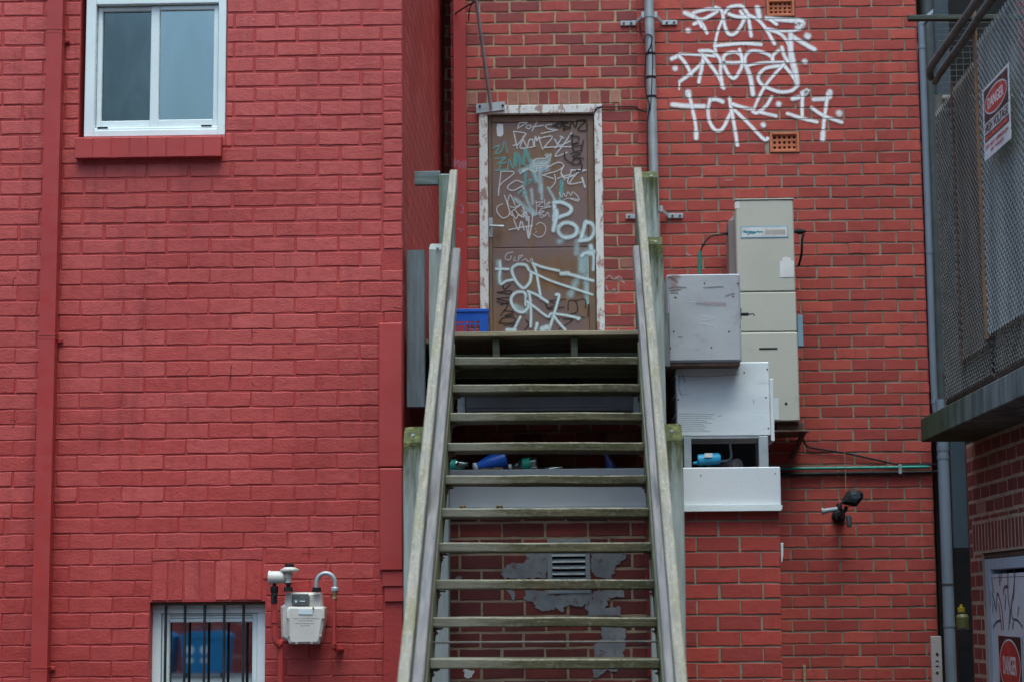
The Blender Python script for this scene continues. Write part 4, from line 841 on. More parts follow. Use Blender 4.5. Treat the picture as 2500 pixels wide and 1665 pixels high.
s.build('light_blocking_boards', M_UNDER, sc)  # boards added to keep light out of the gap beside the landing
# guard on the left of the landing: short rail and hanging boards
r = RECT(1012, 418, 1074, 452, 11.40); s = MB(); s.beam((r[0], 11.42, (r[2]+r[3])/2), (r[1], 11.42, (r[2]+r[3])/2), .045, r[3]-r[2], bev=.004); s.build('guard_rail', timber('slate_grey_rail_timber', (.20, .25, .27), (.14, .18, .2), (.07, .10, .03), .5, (.05, .06, .06)), sc)
r = RECT(1007, 612, 1047, 993, 11.30); s = MB(); s.beam((-.87, 11.33, r[3]), (-.87, 11.33, r[2]), .105, .09, up=(0, -1, 0), bev=.005, seg=14); s.build('landing_post', timber('slate_grey_post_timber', (.20, .23, .26), (.14, .165, .19), (.10, .13, .10), .4, (.05, .06, .07)), sc)
r = RECT(1613, 765, 1636, 893, 10.9); s = MB(); s.beam((PY(1624, 830, 10.9).x, 10.93, r[3]), (PY(1624, 830, 10.9).x, 10.93, r[2]), r[1]-r[0], .05, up=(0, -1, 0), bev=.004, seg=8); s.build('packer_block', timber('rough_sawn_block', (.26, .27, .27), (.15, .16, .165), (.1, .1, .08), .4, (.04, .04, .04), grain=.6), sc)
s = MB(); x = PY(1555, 620, 11.9).x; s.beam((x, 11.9, LZ), (x+.01, 11.9, PY(1553, 520, 11.9).z), .03, .05, up=(0, -1, 0), bev=.003); s.build('guard_baluster', M_UNDER, sc)
for (u, v, y) in ((1068, 606, 10.79), (1008, 1063, 9.20), (1640, 1053, 9.2), (1590, 431, 11.34), (1600, 592, 10.78)):
    p = PY(u, v, y); s = MB(); s.lathe((p.x, y+.004, p.z), (0, -1, 0), [(0, .008), (.004, .009), (.010, .006), (.011, .002)], 10); s.build('bolt', M_GALV, sc)
s = MB(); a, b = PY(1056, 1568, 9.2), PY(1603, 1568, 9.2); s.cyl((XL-.01, 9.24, a.z), (XR+.01, 9.24, a.z-.003), .0055, 10); s.build('tie_rod', M_RAILST, sc)
# pale strip beside the lower steps
s = MB(); r = RECT(1058, 1340, 1083, 1660, YP-.02); s.box(r[0]-.06, r[1], YP-.03, YP+.02, 0, PY(1080, 1345, YP).z, .003)
tag(s.build('corner_strip', paint('pale_grey_strip', (.42, .40, .40), (.36, .34, .34), amt=.2)), 'pale grey cover strip standing at the left edge of the brick outhouse behind the stairs', 'strip')

# ---- blue crate and can on the landing
cr = thing('plastic_crate', (-.72, 13.2, LZ), 'blue plastic crate standing on the landing left of the graffiti-covered door', 'crate')
yc = 13.1; c0_ = PY(1190, 780, yc); zt = PY(1150, 755, yc).z; x1 = c0_.x; x0 = x1-.36; zb = LZ+.002
s = MB(); s.box(x0-.008, x1+.008, yc-.008, yc+.01, zt-.022, zt, .003); s.box(x0-.008, x1+.008, yc+.25, yc+.268, zt-.022, zt, .003); s.box(x0-.008, x0+.01, yc+.01, yc+.25, zt-.022, zt, .003); s.box(x1-.01, x1+.008, yc+.01, yc+.25, zt-.022, zt, .003); s.build('rim', M_BLUEPL, cr)
s = MB()
for yy in (yc,):
    s.box(x0, x0+.035, yy, yy+.006, zb, zt-.02, .001); s.box(x1-.055, x1, yy, yy+.006, zb, zt-.02, .001)
    for k in range(1, 8): x = x0+.03+(x1-x0-.08)*k/8; s.box(x-.004, x+.004, yy, yy+.006, zb+.001, zt-.02, .001)
    for q in (.0, .28, .56, .8): z = zb+(zt-.03-zb)*q; s.box(x0+.001, x1-.001, yy+.001, yy+.005, z, z+.010, .001)
    s.box(x0+.001, x1-.001, yy+.001, yy+.0055, zb+(zt-zb)*.80, zt-.02, .001)
s.build('slatted_side', M_BLUEPL, cr)
s = MB(); s.box(x0, x0+.006, yc+.006, yc+.254, zb, zt-.02, .001); s.box(x1-.006, x1, yc+.006, yc+.254, zb, zt-.02, .001); s.box(x0, x1, yc+.006, yc+.254, zb, zb+.005, .001); s.build('end_panel', M_BLUEPL, cr)
p = PY(1505, 795, 12.2); ca = thing('drink_can', (p.x, 12.2, LZ), 'silver drink can lying on the landing at the right of the door', 'can')
s = MB(); s.lathe((p.x+.012, 12.2, LZ+.034), (.35, .93, 0), [(0, .020), (.004, .028), (.012, .0325), (.10, .0325), (.112, .026)], 20); s.build('can_body', M_GALV, ca)
s = MB(); s.lathe((p.x+.012, 12.2, LZ+.034), (-.35, -.93, 0), [(-.002, .024), (.0015, .0255), (.0016, .018), (-.001, .016)], 20); s.build('can_base', M_SIGNW, ca)

# ================================================================ BRICK OUTHOUSE under the stairs
oh = thing('brick_outhouse', (.25, YP, 0), 'low red brick outhouse behind the stairs, patched with grey cement around a metal vent', 'outhouse')
ox0, ox1 = PY(1083, 1500, YP).x, PY(1906, 1450, YP).x; ztop = PY(1750, 1246, YP).z
vr = RECT(1337, 1316, 1441, 1448, YP)
OC, OP = .0865, 2.041-.0865*20
so = .43
mb = MB()
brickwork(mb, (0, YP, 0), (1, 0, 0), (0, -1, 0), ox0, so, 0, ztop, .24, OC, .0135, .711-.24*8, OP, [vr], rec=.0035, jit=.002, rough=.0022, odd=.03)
bed(mb, (0, YP, 0), (1, 0, 0), (0, -1, 0), ox0, so, 0, ztop, .0035, [vr]); mb.build('old_brick_wall', [brickmat('shade_darkened_old_brick', (.30, .055, .042), (.15, .034, .032), (.12, .035, .035), stain=.45), M_BMORT], oh)  # old brick, its colour darkened further for shade from the treads
mb = MB(); brickwork(mb, (0, YP, 0), (1, 0, 0), (0, -1, 0), so, ox1, 0, ztop, .24, OC, .0105, .711-.24*8, OP, [], rec=.0045, jit=.0016, rough=.0015, odd=.01)
bed(mb, (0, YP, 0), (1, 0, 0), (0, -1, 0), so, ox1, 0, ztop, .0055); mb.build('brick_wall', [brickmat('bright_red_brick', (.46, .060, .045), (.33, .045, .038), (.46, .10, .08), stain=.3), M_GMORT], oh)
mb = MB(); brickwork(mb, (ox1, 0, 0), (0, 1, 0), (1, 0, 0), YP, YB-.02, 0, ztop, .24, OC, .0095, .1, OP, [], odd=.01); bed(mb, (ox1, 0, 0), (0, 1, 0), (1, 0, 0), YP+.03, YB-.02, 0, ztop, .0055); mb.build('side_wall', [M_BBRICK, M_GMORT], oh)
RZ = PY(1300, 1146, YP).z
s = MB(); s.box(ox0+.0, ox1-.02, YP+.046, YB-.02, RZ-.04, RZ, .004); s.box(ox0+.02, ox0+.03, YP+.25, YB-.02, 0, ztop-.05, 0); s.build('roof', paint('dusty_roof_sheet', (.16, .13, .13), (.11, .09, .09), amt=.3, rough=.9), oh)
# fascia
_, _, zf0, zf1 = RECT(1640, 1140, 1906, 1234, YP-.03); zsk = PY(1780, 1247, YP-.04).z
xl = ox0-.02; xrr = PY(1906, 1190, YP-.03).x
s = MB(); s.box(xl, xrr, YP-.035, YP+.045, zf0+.0, zf1, .005)
fs_ = s.build('fascia', M_FASCIA, oh)
s = MB(); s.prism([(xl, zf0), (xrr+.006, zf0+.0), (xrr+.004, zsk+.008), (xrr-.004, zsk), (xl, zsk)], YP-.060, YP-.002, bev=.003); s.build('drip_flashing', WHITE, oh)
for u, v in ((1711, 1159), (1893, 1155), (1120, 1170)):
    p = PY(u, v, YP-.036); q = MB(); q.lathe((p.x, YP-.034, p.z), (0, -1, 0), [(0, .006), (.003, .004)], 8); q.build('rivet', M_GALV, fs_)
# louvre vent
x0, x1, z0, z1 = vr
s = MB(); fw_ = .026
for (a, b, c, d) in ((x0, x0+fw_, z0, z1), (x1-fw_, x1, z0, z1), (x0+fw_, x1-fw_, z0, z0+fw_), (x0+fw_, x1-fw_, z1-fw_*1.3, z1)): s.box(a, b, YP-.012, YP+.03, c, d, .002)
vn = s.build('louvre_vent', M_GALV, oh)
n = 7; ph = (z1-fw_*1.3-z0-fw_)/n
for k in range(n):
    z = z0+fw_+ph*(k+.55); s = MB(); s.beam((x0+fw_, YP-.004, z), (x1-fw_, YP-.004, z), .030, .003, up=(0, -.75, .66), bev=.0008, seg=4, wob=.0004); s.build('louvre_blade', M_GALV, vn)
s = MB(); s.box(x0+.01, x1-.01, YP+.05, YP+.06, z0, z1, 0); s.build('vent_back', M_DARK, vn)
# cement patches: thin smears of render with ragged edges
def patch(lst, y, seed, thick=.006, mat=None, nm='cement_patch'):
    s = MB()
    pts = [PY(950+x/2.944, 1215+yy/2.944, YP) for x, yy in lst]; P = [Vector((p.x, 0, p.z)) for p in pts]; out = []
    n = len(P)
    for i in range(n):
        a, b = P[i], P[(i+1) % n]; m = max(2, int((b-a).length/.006))
        for k in range(m):
            q = a.lerp(b, k/m); out.append((q.x+mnoise.noise(Vector((q.x*38, q.z*38, seed)))*.020, q.z+mnoise.noise(Vector((q.x*38, q.z*38, seed+9)))*.016))
    s.prism(out, YP-thick, YP+.004, bev=0); s.build(nm, mat or M_CEM, oh)
M_CEM = paint('grey_cement_smear', (.31, .31, .32), (.23, .23, .245), dirt=(.20, .075, .065), amt=.8, sc=9, lo=.56, hi=.63, rough=.9, bs=18, bd=.006)
s = MB()
patch([(985, 385), (1138, 385), (1140, 470), (1130, 575), (820, 578), (810, 540), (860, 470), (960, 470), (1000, 440)], YP, 1)
patch([(1452, 385), (1705, 390), (1700, 440), (1620, 495), (1600, 575), (1500, 578), (1452, 540)], YP, 2, .0065)
patch([(860, 655), (900, 660), (905, 730), (870, 725)], YP, 3); patch([(980, 655), (1140, 670), (1145, 690), (1450, 690), (1560, 650), (1690, 650), (1695, 710), (1560, 735), (1560, 790), (1650, 780), (1660, 840), (1430, 850), (1420, 775), (1270, 775), (1235, 815), (1190, 790), (1110, 815), (1050, 770), (975, 715)], YP, 4)
patch([(1520, 930), (1705, 935), (1690, 1060), (1680, 1130), (1690, 1180), (1640, 1245), (1560, 1240), (1500, 1290), (1465, 1290), (1470, 1180), (1470, 1060), (1530, 1010)], YP, 5, .0058)
patch([(475, 575), (500, 558), (528, 575), (525, 590), (475, 590)], YP, 6)
s = MB(); patch([(530, 1235), (610, 1235), (605, 1290), (580, 1280), (560, 1300), (545, 1270)], YP, 7, .005, M_SIGNW, 'paint_splash')

# ---- steel shelf brackets / metal duct seen between treads
s = MB(); r = RECT(1118, 966, 1563, 1003, 11.5); s.box(r[0], r[1], 11.5, 11.62, r[2], r[3], .006); s.box(r[0]-.01, r[1]+.01, 11.49, 11.62, PY(1300, 993, 11.49).z-.004, PY(1300, 993, 11.49).z+.004, .002)
du = tag(s.build('steel_beam', paint('lilac_grey_steel', (.22, .22, .25), (.17, .17, .19), amt=.3, rough=.5)), 'long lilac-grey steel channel under the landing, seen between two upper treads', 'beam')
for x in (r[0]+.02, r[1]-.02):
    s = MB(); s.box(x-.022, x+.022, 11.482, 11.49, r[2]-.02, r[3]+.004, .002); s.build('end_cleat', M_GALV, du)

# ---- rubbish on the outhouse roof
YR = YP+.20
bt = lambda x, y, Y=YR: PY(1080+x/4.71, 1080+y/4.71, Y)
def bottle(label, p0, p1, prof, mat, capmat=None, lblmat=None):
    """p0 base centre, p1 towards the neck; prof = (fraction of length, radius)"""
    p0, p1 = Vector(p0), Vector(p1); L = (p1-p0).length; ax = (p1-p0)/L
    t = thing('plastic_bottle', (p0.x, p0.y, RZ), label, 'bottle', 'bottles littering the outhouse roof')
    s = MB(); s.lathe(p0, ax, [(f*L, r) for f, r in prof], 18); s.build('bottle_body', mat, t)
    if capmat: s = MB(); s.lathe(p1, ax, [(0, prof[-1][1]*1.3), (.016, prof[-1][1]*1.3), (.0165, prof[-1][1])], 14); s.build('bottle_cap', capmat, t)
    if lblmat:
        s = MB(); k = [q for q in prof if q[1] == max(r for f, r in prof)]; s.lathe(p0+ax*L*.25, ax, [(0, k[0][1]+.0012), (L*.3, k[0][1]+.0012)], 18); s.build('bottle_label', lblmat, t)
    return t
big = [(0, .030), (.02, .036), (.5, .036), (.75, .030), (.92, .013), (1, .012)]
a, b = bt(720, 215), bt(400, 285); B_ = bottle('blue bottle with a white scribble lying aslant behind the stair tread', (a.x, YR, RZ+.075), (b.x, YR-.04, RZ+.028), [(0, .046), (.03, .052), (.55, .046), (.85, .030), (1, .022)], M_BLUEPL, M_LABEL)
s = MB(); wv = lambda x, y: bt(x, y, YR-.05)
strokes(s, [[(515, 245), (600, 215), (660, 180)], [(520, 260), (590, 235), (665, 200)], [(560, 262), (640, 215)], [(540, 235), (560, 215), (570, 235), (600, 205), (610, 225), (640, 190)]], wv, .006, (0, -1, 0), start=.003)
s.build('printed_mark', spray('white_print', (.6, .7, .75), density=.9, soft=.4), B_, smooth=False, fixn=False)
a, b = bt(290, 230), bt(95, 250); bottle('green-labelled bottle lying at the left end behind the stair tread', (b.x-.03, YR+.04, RZ+.036), (a.x, YR, RZ+.050), big, M_BOTTLE, None, M_TEAL)
a, b = bt(1090, 230), bt(800, 280); bottle('clear bottle with a teal label lying right of the blue bottle', (a.x, YR-.02, RZ+.045), (b.x, YR, RZ+.030), [(0, .034), (.02, .040), (.55, .040), (.8, .028), (1, .013)], M_BOTTLE, M_SIGNW, M_TEAL)
a = bt(1950, 300, YR); bottle('dark blue tapered bottle standing at the right end behind the stair tread', (a.x, YR, RZ+.002), (bt(1880, 120, YR).x, YR, bt(1880, 130, YR).z), [(0, .030), (.05, .034), (.5, .024), (.8, .012), (1, .011)], paint('dark_blue_plastic', (.006, .02, .12), amt=.05, rough=.3), M_GALV)
a, b = bt(1380, 280), bt(1210, 300); bottle('crushed dark bottle lying flat in the middle behind the stair tread', (a.x, YR, RZ+.018), (b.x, YR-.02, RZ+.014), [(0, .016), (.1, .018), (.7, .015), (1, .008)], M_BOTTLE, M_DBLUE)
for k, (x, y, yy) in enumerate(((1740, 290, YR), (640, 300, YR-.1), (500, 310, YR-.06), (1500, 290, YR+.05))):
    p = bt(x, y, yy); s = MB(); s.tube([(p.x-.05, yy, RZ+.003), (p.x-.02, yy+.01, RZ+.012), (p.x+.02, yy-.004, RZ+.006), (p.x+.05, yy+.01, RZ+.004)], [.003, .013, .016, .002], 6)
    o = s.build('litter_scrap', M_LEAFBR); tag(o, 'brown scrap of leaf litter %s' % ('near the dark blue bottle at the right end', 'on the ledge below the blue bottle', 'beside the neck of the blue bottle', 'right of the crushed dark bottle')[k], 'litter', 'scraps on the outhouse roof')
for k, (x, y) in enumerate(((222, 735), (650, 730))):
    p = PY(1080+x/4.71, 1080+y/4.71, 9.98); s = MB(); zz_ = TZ[TZ.index(2.253)-1]
    s.tube([(p.x-.018, 10.08, 2.075), (p.x-.006, 10.07, 2.088), (p.x+.006, 10.07, 2.09), (p.x+.02, 10.08, 2.075)], [.002, .011, .010, .002], 6)
    tag(s.build('dead_leaf', M_LEAFBR), 'curled dead leaf on the tread before the white fascia, %s' % ('near its left end' if k == 0 else 'further right'), 'leaf', 'dead leaves on the stairs')

# ================================================================ CABINETS right of the stairs
YA = 11.02
ax0, ax1, az0, az1 = RECT(1632, 670, 1809, 884, YA); ax0 = PY(1628, 780, YA).x
ab = thing('steel_cabinet', ((ax0+ax1)/2, YA, az0), 'scuffed grey steel cabinet with a black tap handle, overhanging the white box', 'cabinet')
s = MB(); s.box(ax0, ax1, YA, YA+.62, az0, az1, .008); body = s.build('body', M_STEELBOX, ab)
s = MB(); s.box(ax0+.015, ax1-.012, YA-.004, YA-.0005, az0+.012, az1-.006, .003); s.build('front_panel', M_STEELBOX, body)
s = MB(); s.box(ax0+.01, ax1-.01, YA+.01, YA+.6, az0-.02, az0-.001, .003); s.build('base_tray', M_BROWN, ab)
s = MB(); p = PY(1814, 765, YA); s.lathe((ax1, YA+.05, p.z), (1, 0, 0), [(0, .016), (.006, .016), (.0065, .009), (.045, .010), (.05, .004), (.062, .004)], 12); s.tube([(ax1+.05, YA+.05, p.z), (ax1+.075, YA+.05, p.z+.002), (ax1+.082, YA+.05, p.z-.010)], .0035, 8); s.box(ax1, ax1+.006, YA+.03, YA+.06, p.z-.03, p.z+.035, .002); s.build('tap', M_BLACK, ab)
for u, v in ((1649, 727), (1720, 693), (1801, 693), (1645, 810), (1637, 850), (1737, 848), (1780, 810), (1790, 725)):
    p = PY(u, v, YA-.004); q = MB(); q.lathe((p.x, YA-.003, p.z), (0, -1, 0), [(0, .006), (.003, .004)], 8); q.build('screw', M_BROWN, body)
SP_B = spray('pale_rub', (.62, .68, .74), density=.6, soft=.7); SP_S = spray('rust_brown_stain', (.10, .07, .075), density=.5, soft=1.)
kc = lambda x, y: PY(1550+x/3.92, 400+y/3.92, YA-.005)
s = MB(); strokes(s, [[(640, 1475), (660, 1455), (670, 1480)], [(680, 1480), (690, 1455), (700, 1480), (710, 1455), (720, 1478)], [(735, 1450), (740, 1480)], [(630, 1490), (700, 1495), (750, 1488)], [(640, 1530), (760, 1560)], [(520, 1325), (660, 1335), (800, 1360)]], kc, .009, (0, -1, 0)); s.build('faded_mark', SP_B, body, smooth=False, fixn=False)
s = MB(); strokes(s, [[(330, 1195), (400, 1185), (490, 1190)], [(340, 1220), (440, 1205)], [(350, 1240), (410, 1240)], (1.5, [(340, 1090), (400, 1130)]), [(870, 1270), (950, 1245)], (1.3, [(390, 1285)]), [(420, 1660), (450, 1660)], [(660, 1190), (840, 1180)]], kc, .015, (0, -1, 0)); s.build('stain', SP_S, body, smooth=False, fixn=False)
s = MB(); strokes(s, [(5, [(365, 1075), (370, 1190)]), (3, [(420, 1075), (330, 1090)]), (2.2, [(600, 1340), (860, 1350)])], kc, .016, (0, -1, 0), start=.0008); s.build('rust_wash', spray('rust_wash', (.30, .16, .15), density=.38, soft=1.), body, smooth=False, fixn=False)

YW = 11.16
bx0, bx1, bz0, bz1 = RECT(1652, 884, 1880, 1064, YW); bz1 = PY(1850, 883, YW).z
wb = thing('white_metal_box', ((bx0+bx1)/2, YW, ztop), 'stained white sheet-metal box on angle-iron legs, below the grey cabinet', 'box')
s = MB(); s.box(bx0, bx1, YW, YW+.55, bz0, bz1, .006); wbb = s.build('body', M_WHITEBOX, wb)
s = MB(); r = RECT(1879, 925, 1889, 1077, YW+.03); s.box(bx1+.001, r[1], YW+.01, YW+.5, r[2], r[3], .003); s.build('side_sheet', M_FASCIA, wb)
s = MB(); s.box(bx0+.01, bx1-.07, YW+.004, YW+.03, PY(1750, 1070, YW).z, bz0-.001, .002); s.build('front_rail', M_GALV, wb)
for u0, u1 in ((1670, 1688), (1853, 1876)):
    r = RECT(u0, 1064, u1, 1145, YW-.01); s = MB(); s.box(r[0], r[1], YW-.012, YW-.002, RZ-.06, r[3] if u0 > 1700 else bz0-.002, .002); s.box(r[0], r[0]+.008, YW-.002, YW+.04, RZ-.05, bz0-.002, .001); s.build('leg', M_GALV, wb)
for x in (bx0+.02, bx1-.04):
    s = MB(); s.box(x, x+.03, YW+.5, YW+.53, RZ, bz0-.001, .002); s.build('leg', M_GALV, wb)
for u, v in ((1817, 909), (1873, 901), (1656, 975), (1870, 970), (1876, 1045), (1872, 1067)):
    p = PY(u, v, YW); q = MB(); q.lathe((p.x, YW+.001, p.z), (0, -1, 0), [(0, .006), (.003, .004)], 8); q.build('screw', M_BROWN, wbb)
kc2 = lambda x, y: PY(1550+x/3.92, 800+y/3.92, YW-.001)
s = MB(); strokes(s, [(1., [(420, 825+i*21), (600, 822+i*20), (690+random.randint(-60, 90), 830+i*20)]) for i in range(9)]+[(1.3, [(430, 440), (420, 560), (440, 640)]), (1.2, [(450, 430), (480, 520)]), (1.3, [(1135, 690), (1140, 720)]), (1.2, [(800, 845), (830, 838)]), (1, [(410, 460), (700, 465), (1000, 440)])], kc2, .008, (0, -1, 0)); s.build('scuff', spray('grey_scuff', (.18, .19, .2), density=.42, soft=.9), wbb, smooth=False, fixn=False)
# things under the white box
p = PY(1640+635/7.13, 1040+600/7.13, YW+.12); cn = thing('gas_canister', (p.x, YW+.12, RZ), 'small light blue canister with a white label lying under the white box', 'canister')
s = MB(); s.lathe((p.x-.066, YW+.06, p.z), (1, 0, .06), [(0, .026), (.006, .033), (.12, .033), (.132, .026)], 20); s.lathe((p.x-.09, YW+.06, p.z-.018), (1, 0, .1), [(0, .008), (.03, .012)], 10); s.build('canister_body', M_CYAN, cn)
s = MB(); s.box(p.x-.028, p.x+.018, YW+.019, YW+.024, p.z+.012, p.z+.036, .001); s.build('canister_label', M_SIGNW, cn)
kp = lambda x, y, Y=YW+.15: PY(1640+x/7.13, 1040+y/7.13, Y)
s = MB(); s.tube(spline([kp(1015, 215), kp(1020, 350), kp(1035, 500), kp(1010, 580), kp(900, 605), kp(780, 600)], 6), .007, 10); tag(s.build('bent_pipe', M_ZINC), 'thin bent grey pipe running from the light blue canister up under the white box', 'pipe')
p = kp(1110, 650); s = MB(); s.lathe((p.x+.01, YW+.10, p.z-.012), (-.5, .8, 0), [(0, .030), (.002, .038), (.01, .038), (.0105, .033), (.03, .033), (.0305, .037), (.25, .037)], 20); hs = tag(s.build('duct_offcut', paint('mid_grey_plastic', (.13, .13, .135), amt=.3)), 'short grey ribbed duct end lying right of the light blue canister', 'duct')
s = MB(); s.box(bx0, bx1+.1, YW+1.2, YW+1.22, RZ, bz0+.3, 0); s.build('black_backdrop', M_DARK, wb)  # black sheet standing in for the dark space under the white box

# ---- hot water unit
YH = 13.98
hx0, hx1, hz0, hz1 = RECT(1796, 490, 1948, 1028, YH)
a0_, a1_ = PY(1791, 492, YH), PY(1935, 488, YH); hx0, hx1 = PY(1800, 700, YH).x, PY(1942, 700, YH).x; hz1 = a1_.z; hz0 = PY(1900, 1028, YH).z
hw_ = thing('hot_water_unit', ((hx0+hx1)/2, YB, hz0), 'tall beige hot water unit fixed to the brick wall on a rusty bracket', 'water heater')
s = MB(); zs1, zs2 = PY(1880, 713, YH).z, PY(1880, 811, YH).z
s.box(hx0, hx1, YH, YH+.10, zs1+.002, hz1, .008); s.build('upper_cover', M_BEIGE, hw_)
s = MB(); s.box(hx0+.004, hx1+.003, YH, YH+.10, zs2+.002, zs1-.002, .008); s.build('middle_cover', M_BEIGE, hw_)
s = MB(); s.box(hx0+.006, hx1+.006, YH-.004, YH+.10, hz0, zs2-.002, .008); lc = s.build('lower_cover', M_BEIGE, hw_)
s = MB(); s.box(hx0-.04, hx1+.01, YH+.101, YH+.45, hz0+.02, hz1-.06, .06); s.build('casing', paint('taupe_casing', (.30, .27, .255), (.26, .235, .225), amt=.2, rough=.5), hw_)
s = MB(); s.box(hx0-.004, hx1+.004, YH-.006, YH+.16, hz1+.001, hz1+.010, .003); s.build('lid', M_BEIGE, hw_)
r = RECT(1808, 553, 1924, 582, YH)
s = MB(); s.box(r[0], r[1], YH-.003, YH-.0005, r[2], r[3], .001); bd_ = s.build('badge', paint('badge_blue', (.16, .36, .55), amt=.1), hw_)
s = MB(); s.box(r[0]+.006, r[1]-.006, YH-.0042, YH-.003, r[2]+.007, r[3]-.007, .0005); s.build('badge_face', paint('badge_white', (.62, .64, .64), amt=.3, sc=10), bd_)
s = MB(); q = RECT(1868, 562, 1917, 573, YH); s.box(q[0], q[1], YH-.0052, YH-.0042, q[2], q[3], .0005); s.build('badge_panel', paint('badge_buff', (.46, .42, .38), amt=.2), bd_)
s = MB(); kb = lambda x, y: PY(1550+x/3.92, 400+y/3.92, YH-.0045)
strokes(s, [[(1035, 655), (1060, 645), (1050, 660)], (1.6, [(1065, 660), (1100, 655), (1150, 660)]), [(1080, 680), (1110, 668), (1140, 672)], [(1160, 660), (1180, 648), (1190, 662)], [(1195, 655), (1225, 655)]], kb, .011, (0, -1, 0), start=.0002); s.build('badge_lettering', spray('badge_ink', (.05, .25, .32), density=.9, soft=.4), bd_, smooth=False, fixn=False)
s = MB(); pts = [PY(u, v, YH) for u, v in ((1904, 639), (1910, 638), (1911, 630), (1920, 628), (1930, 631), (1932, 638), (1938, 638), (1939, 677), (1904, 678))]; s.prism([(p.x, p.z) for p in pts], YH-.003, YH-.0005); s.build('white_sticker', M_SIGNW, hw_)
r = RECT(1792, 494, 1804, 510, YH); s = MB(); s.box(r[0]+.006, r[1]+.004, YH-.002, YH-.0005, r[2], r[3], .0005); s.build('white_sticker', M_SIGNW, hw_)
r = RECT(1888, 972, 1901, 1024, YH); s = MB(); s.box(r[0], r[1], YH-.0065, YH-.0045, r[2], r[3], .0005); s.build('paper_label', M_LABEL, hw_)
r = RECT(1853, 850, 1898, 853, YH); s = MB(); s.box(r[0], r[1], YH-.006, YH-.0045, r[2]-.001, r[3]+.003, .0005); s.build('slot', M_BLACK, lc)
p = PY(1919, 985, YH); s = MB(); s.lathe((p.x, YH-.004, p.z), (0, -1, 0), [(0, .010), (.003, .009)], 12); s.build('plug', M_BLACK, lc)
r = RECT(1947, 770, 1957, 846, YH+.05); s = MB(); s.box(hx1+.011, r[1]+.01, YH+.04, YH+.12, r[2], r[3], .003); s.build('side_plate', paint('pale_blue_plate', (.22, .36, .46), amt=.2), hw_)
s = MB(); zr = hz0-.0; s.box(hx0+.03, hx1+.07, YH+.02, YB-.01, hz0-.075, hz0-.062, .003); s.beam((hx1+.04, YH+.05, hz0-.07), (hx1+.0, YB-.02, hz0-.22), .03, .03, seg=2); s.beam((hx0+.06, YH+.05, hz0-.07), (hx0+.05, YB-.02, hz0-.22), .03, .03, seg=2); s.box(hx1-.15, hx1+.04, YH+.06, YB-.05, hz0-.062, hz0-.002, .004); s.build('wall_bracket', M_BROWN, hw_)
s = MB(); s.box(hx0+.05, hx0+.19, YH+.02, YH+.1, hz0-.045, hz0-.003, .003); s.build('junction_box', paint('grey_green_box', (.16, .17, .14), amt=.3), hw_)
s = MB(); p = PY(1960, 566, YH+.1); s.lathe((hx1+.01, YH+.1, p.z), (1, 0, 0), [(0, .014), (.02, .014), (.022, .020), (.05, .022), (.07, .014), (.09, .008)], 12); s.tube(spline([PY(1962, 572, YH+.1), PY(1958, 590, YH+.1), PY(1957, 620, YH+.12), PY(1950, 650, YH+.2)], 5), .009, 10); s.build('relief_valve', M_BLACK, hw_)
s = MB(); s.tube(spline([PY(1776, 571, YH+.2), PY(1760, 574, YH+.2), PY(1740, 576, YH+.2), PY(1726, 586, YH+.2), PY(1716, 600, YH+.2), PY(1710, 616, YH+.2)], 5), .0065, 10)
q = PY(1773, 571, YH+.2); s.lathe((q.x-.01, YH+.2, q.z), (1, 0, 0), [(0, .012), (.03, .014)], 10); q = PY(1716, 598, YH+.2); s.lathe((q.x, YH+.2, q.z-.012), (.3, 0, 1), [(0, .009), (.012, .013), (.02, .009)], 10); s.build('water_pipe', M_BLACK, hw_)
s = MB(); s.tube(spline([PY(1710, 614, YH+.2), PY(1708, 626, YH+.2), PY(1708, 680, YH+.2)], 3), .0115, 12); s.build('green_sleeve', M_TEAL, hw_)

# ---- cables and conduits low on the back wall
s = MB(); a, b = PY(1908, 1143, YB-.03), PY(2270, 1139, YB-.03); s.cyl((a.x-.4, YB-.03, a.z-.004), (b.x, YB-.03, b.z), .0115, 12); cg = tag(s.build('green_conduit', M_TEAL), 'green conduit running along the dark back wall above a black one', 'conduit')
s = MB(); a, b = PY(1908, 1157, YB-.03), PY(2290, 1151, YB-.03); s.cyl((a.x-.4, YB-.03, a.z-.004), (b.x, YB-.03, b.z), .0135, 12); ck = tag(s.build('black_conduit', M_BLACK), 'black conduit running just below the green one', 'conduit')
for u, v, par in ((2197, 1139, cg), (2197, 1151, ck)):
    p = PY(u, v, YB-.03); s = MB(); s.box(p.x-.012, p.x+.012, YB-.046, YB-.004, p.z-.017, p.z+.017, .003); s.build('saddle_clip', M_GALV, par)
s = MB(); s.tube(spline([PY(1958, 1062, YB-.06), PY(1966, 1084, YB-.03), PY(1985, 1093, YB-.02), PY(2060, 1105, YB-.02), PY(2140, 1122, YB-.02), PY(2200, 1134, YB-.02), PY(2275, 1133, YB-.04), PY(2293, 1136, YB-.13), PY(2299, 1148, YB-.17), PY(2292, 1163, YB-.17), PY(2290, 1175, YB-.17)], 6), .0075, 10); tag(s.build('power_cable', M_BLACK), 'black cable sagging from under the hot water unit to the grey drainpipe', 'cable')
s = MB(); s.tube([PY(2062, 1102, YB-.045), PY(2064, 1160, YB-.05), PY(2065, 1200, YB-.05)], .0022, 6); tag(s.build('hanging_string', M_STRING), 'pale string hanging across the conduits above the black security light', 'string')

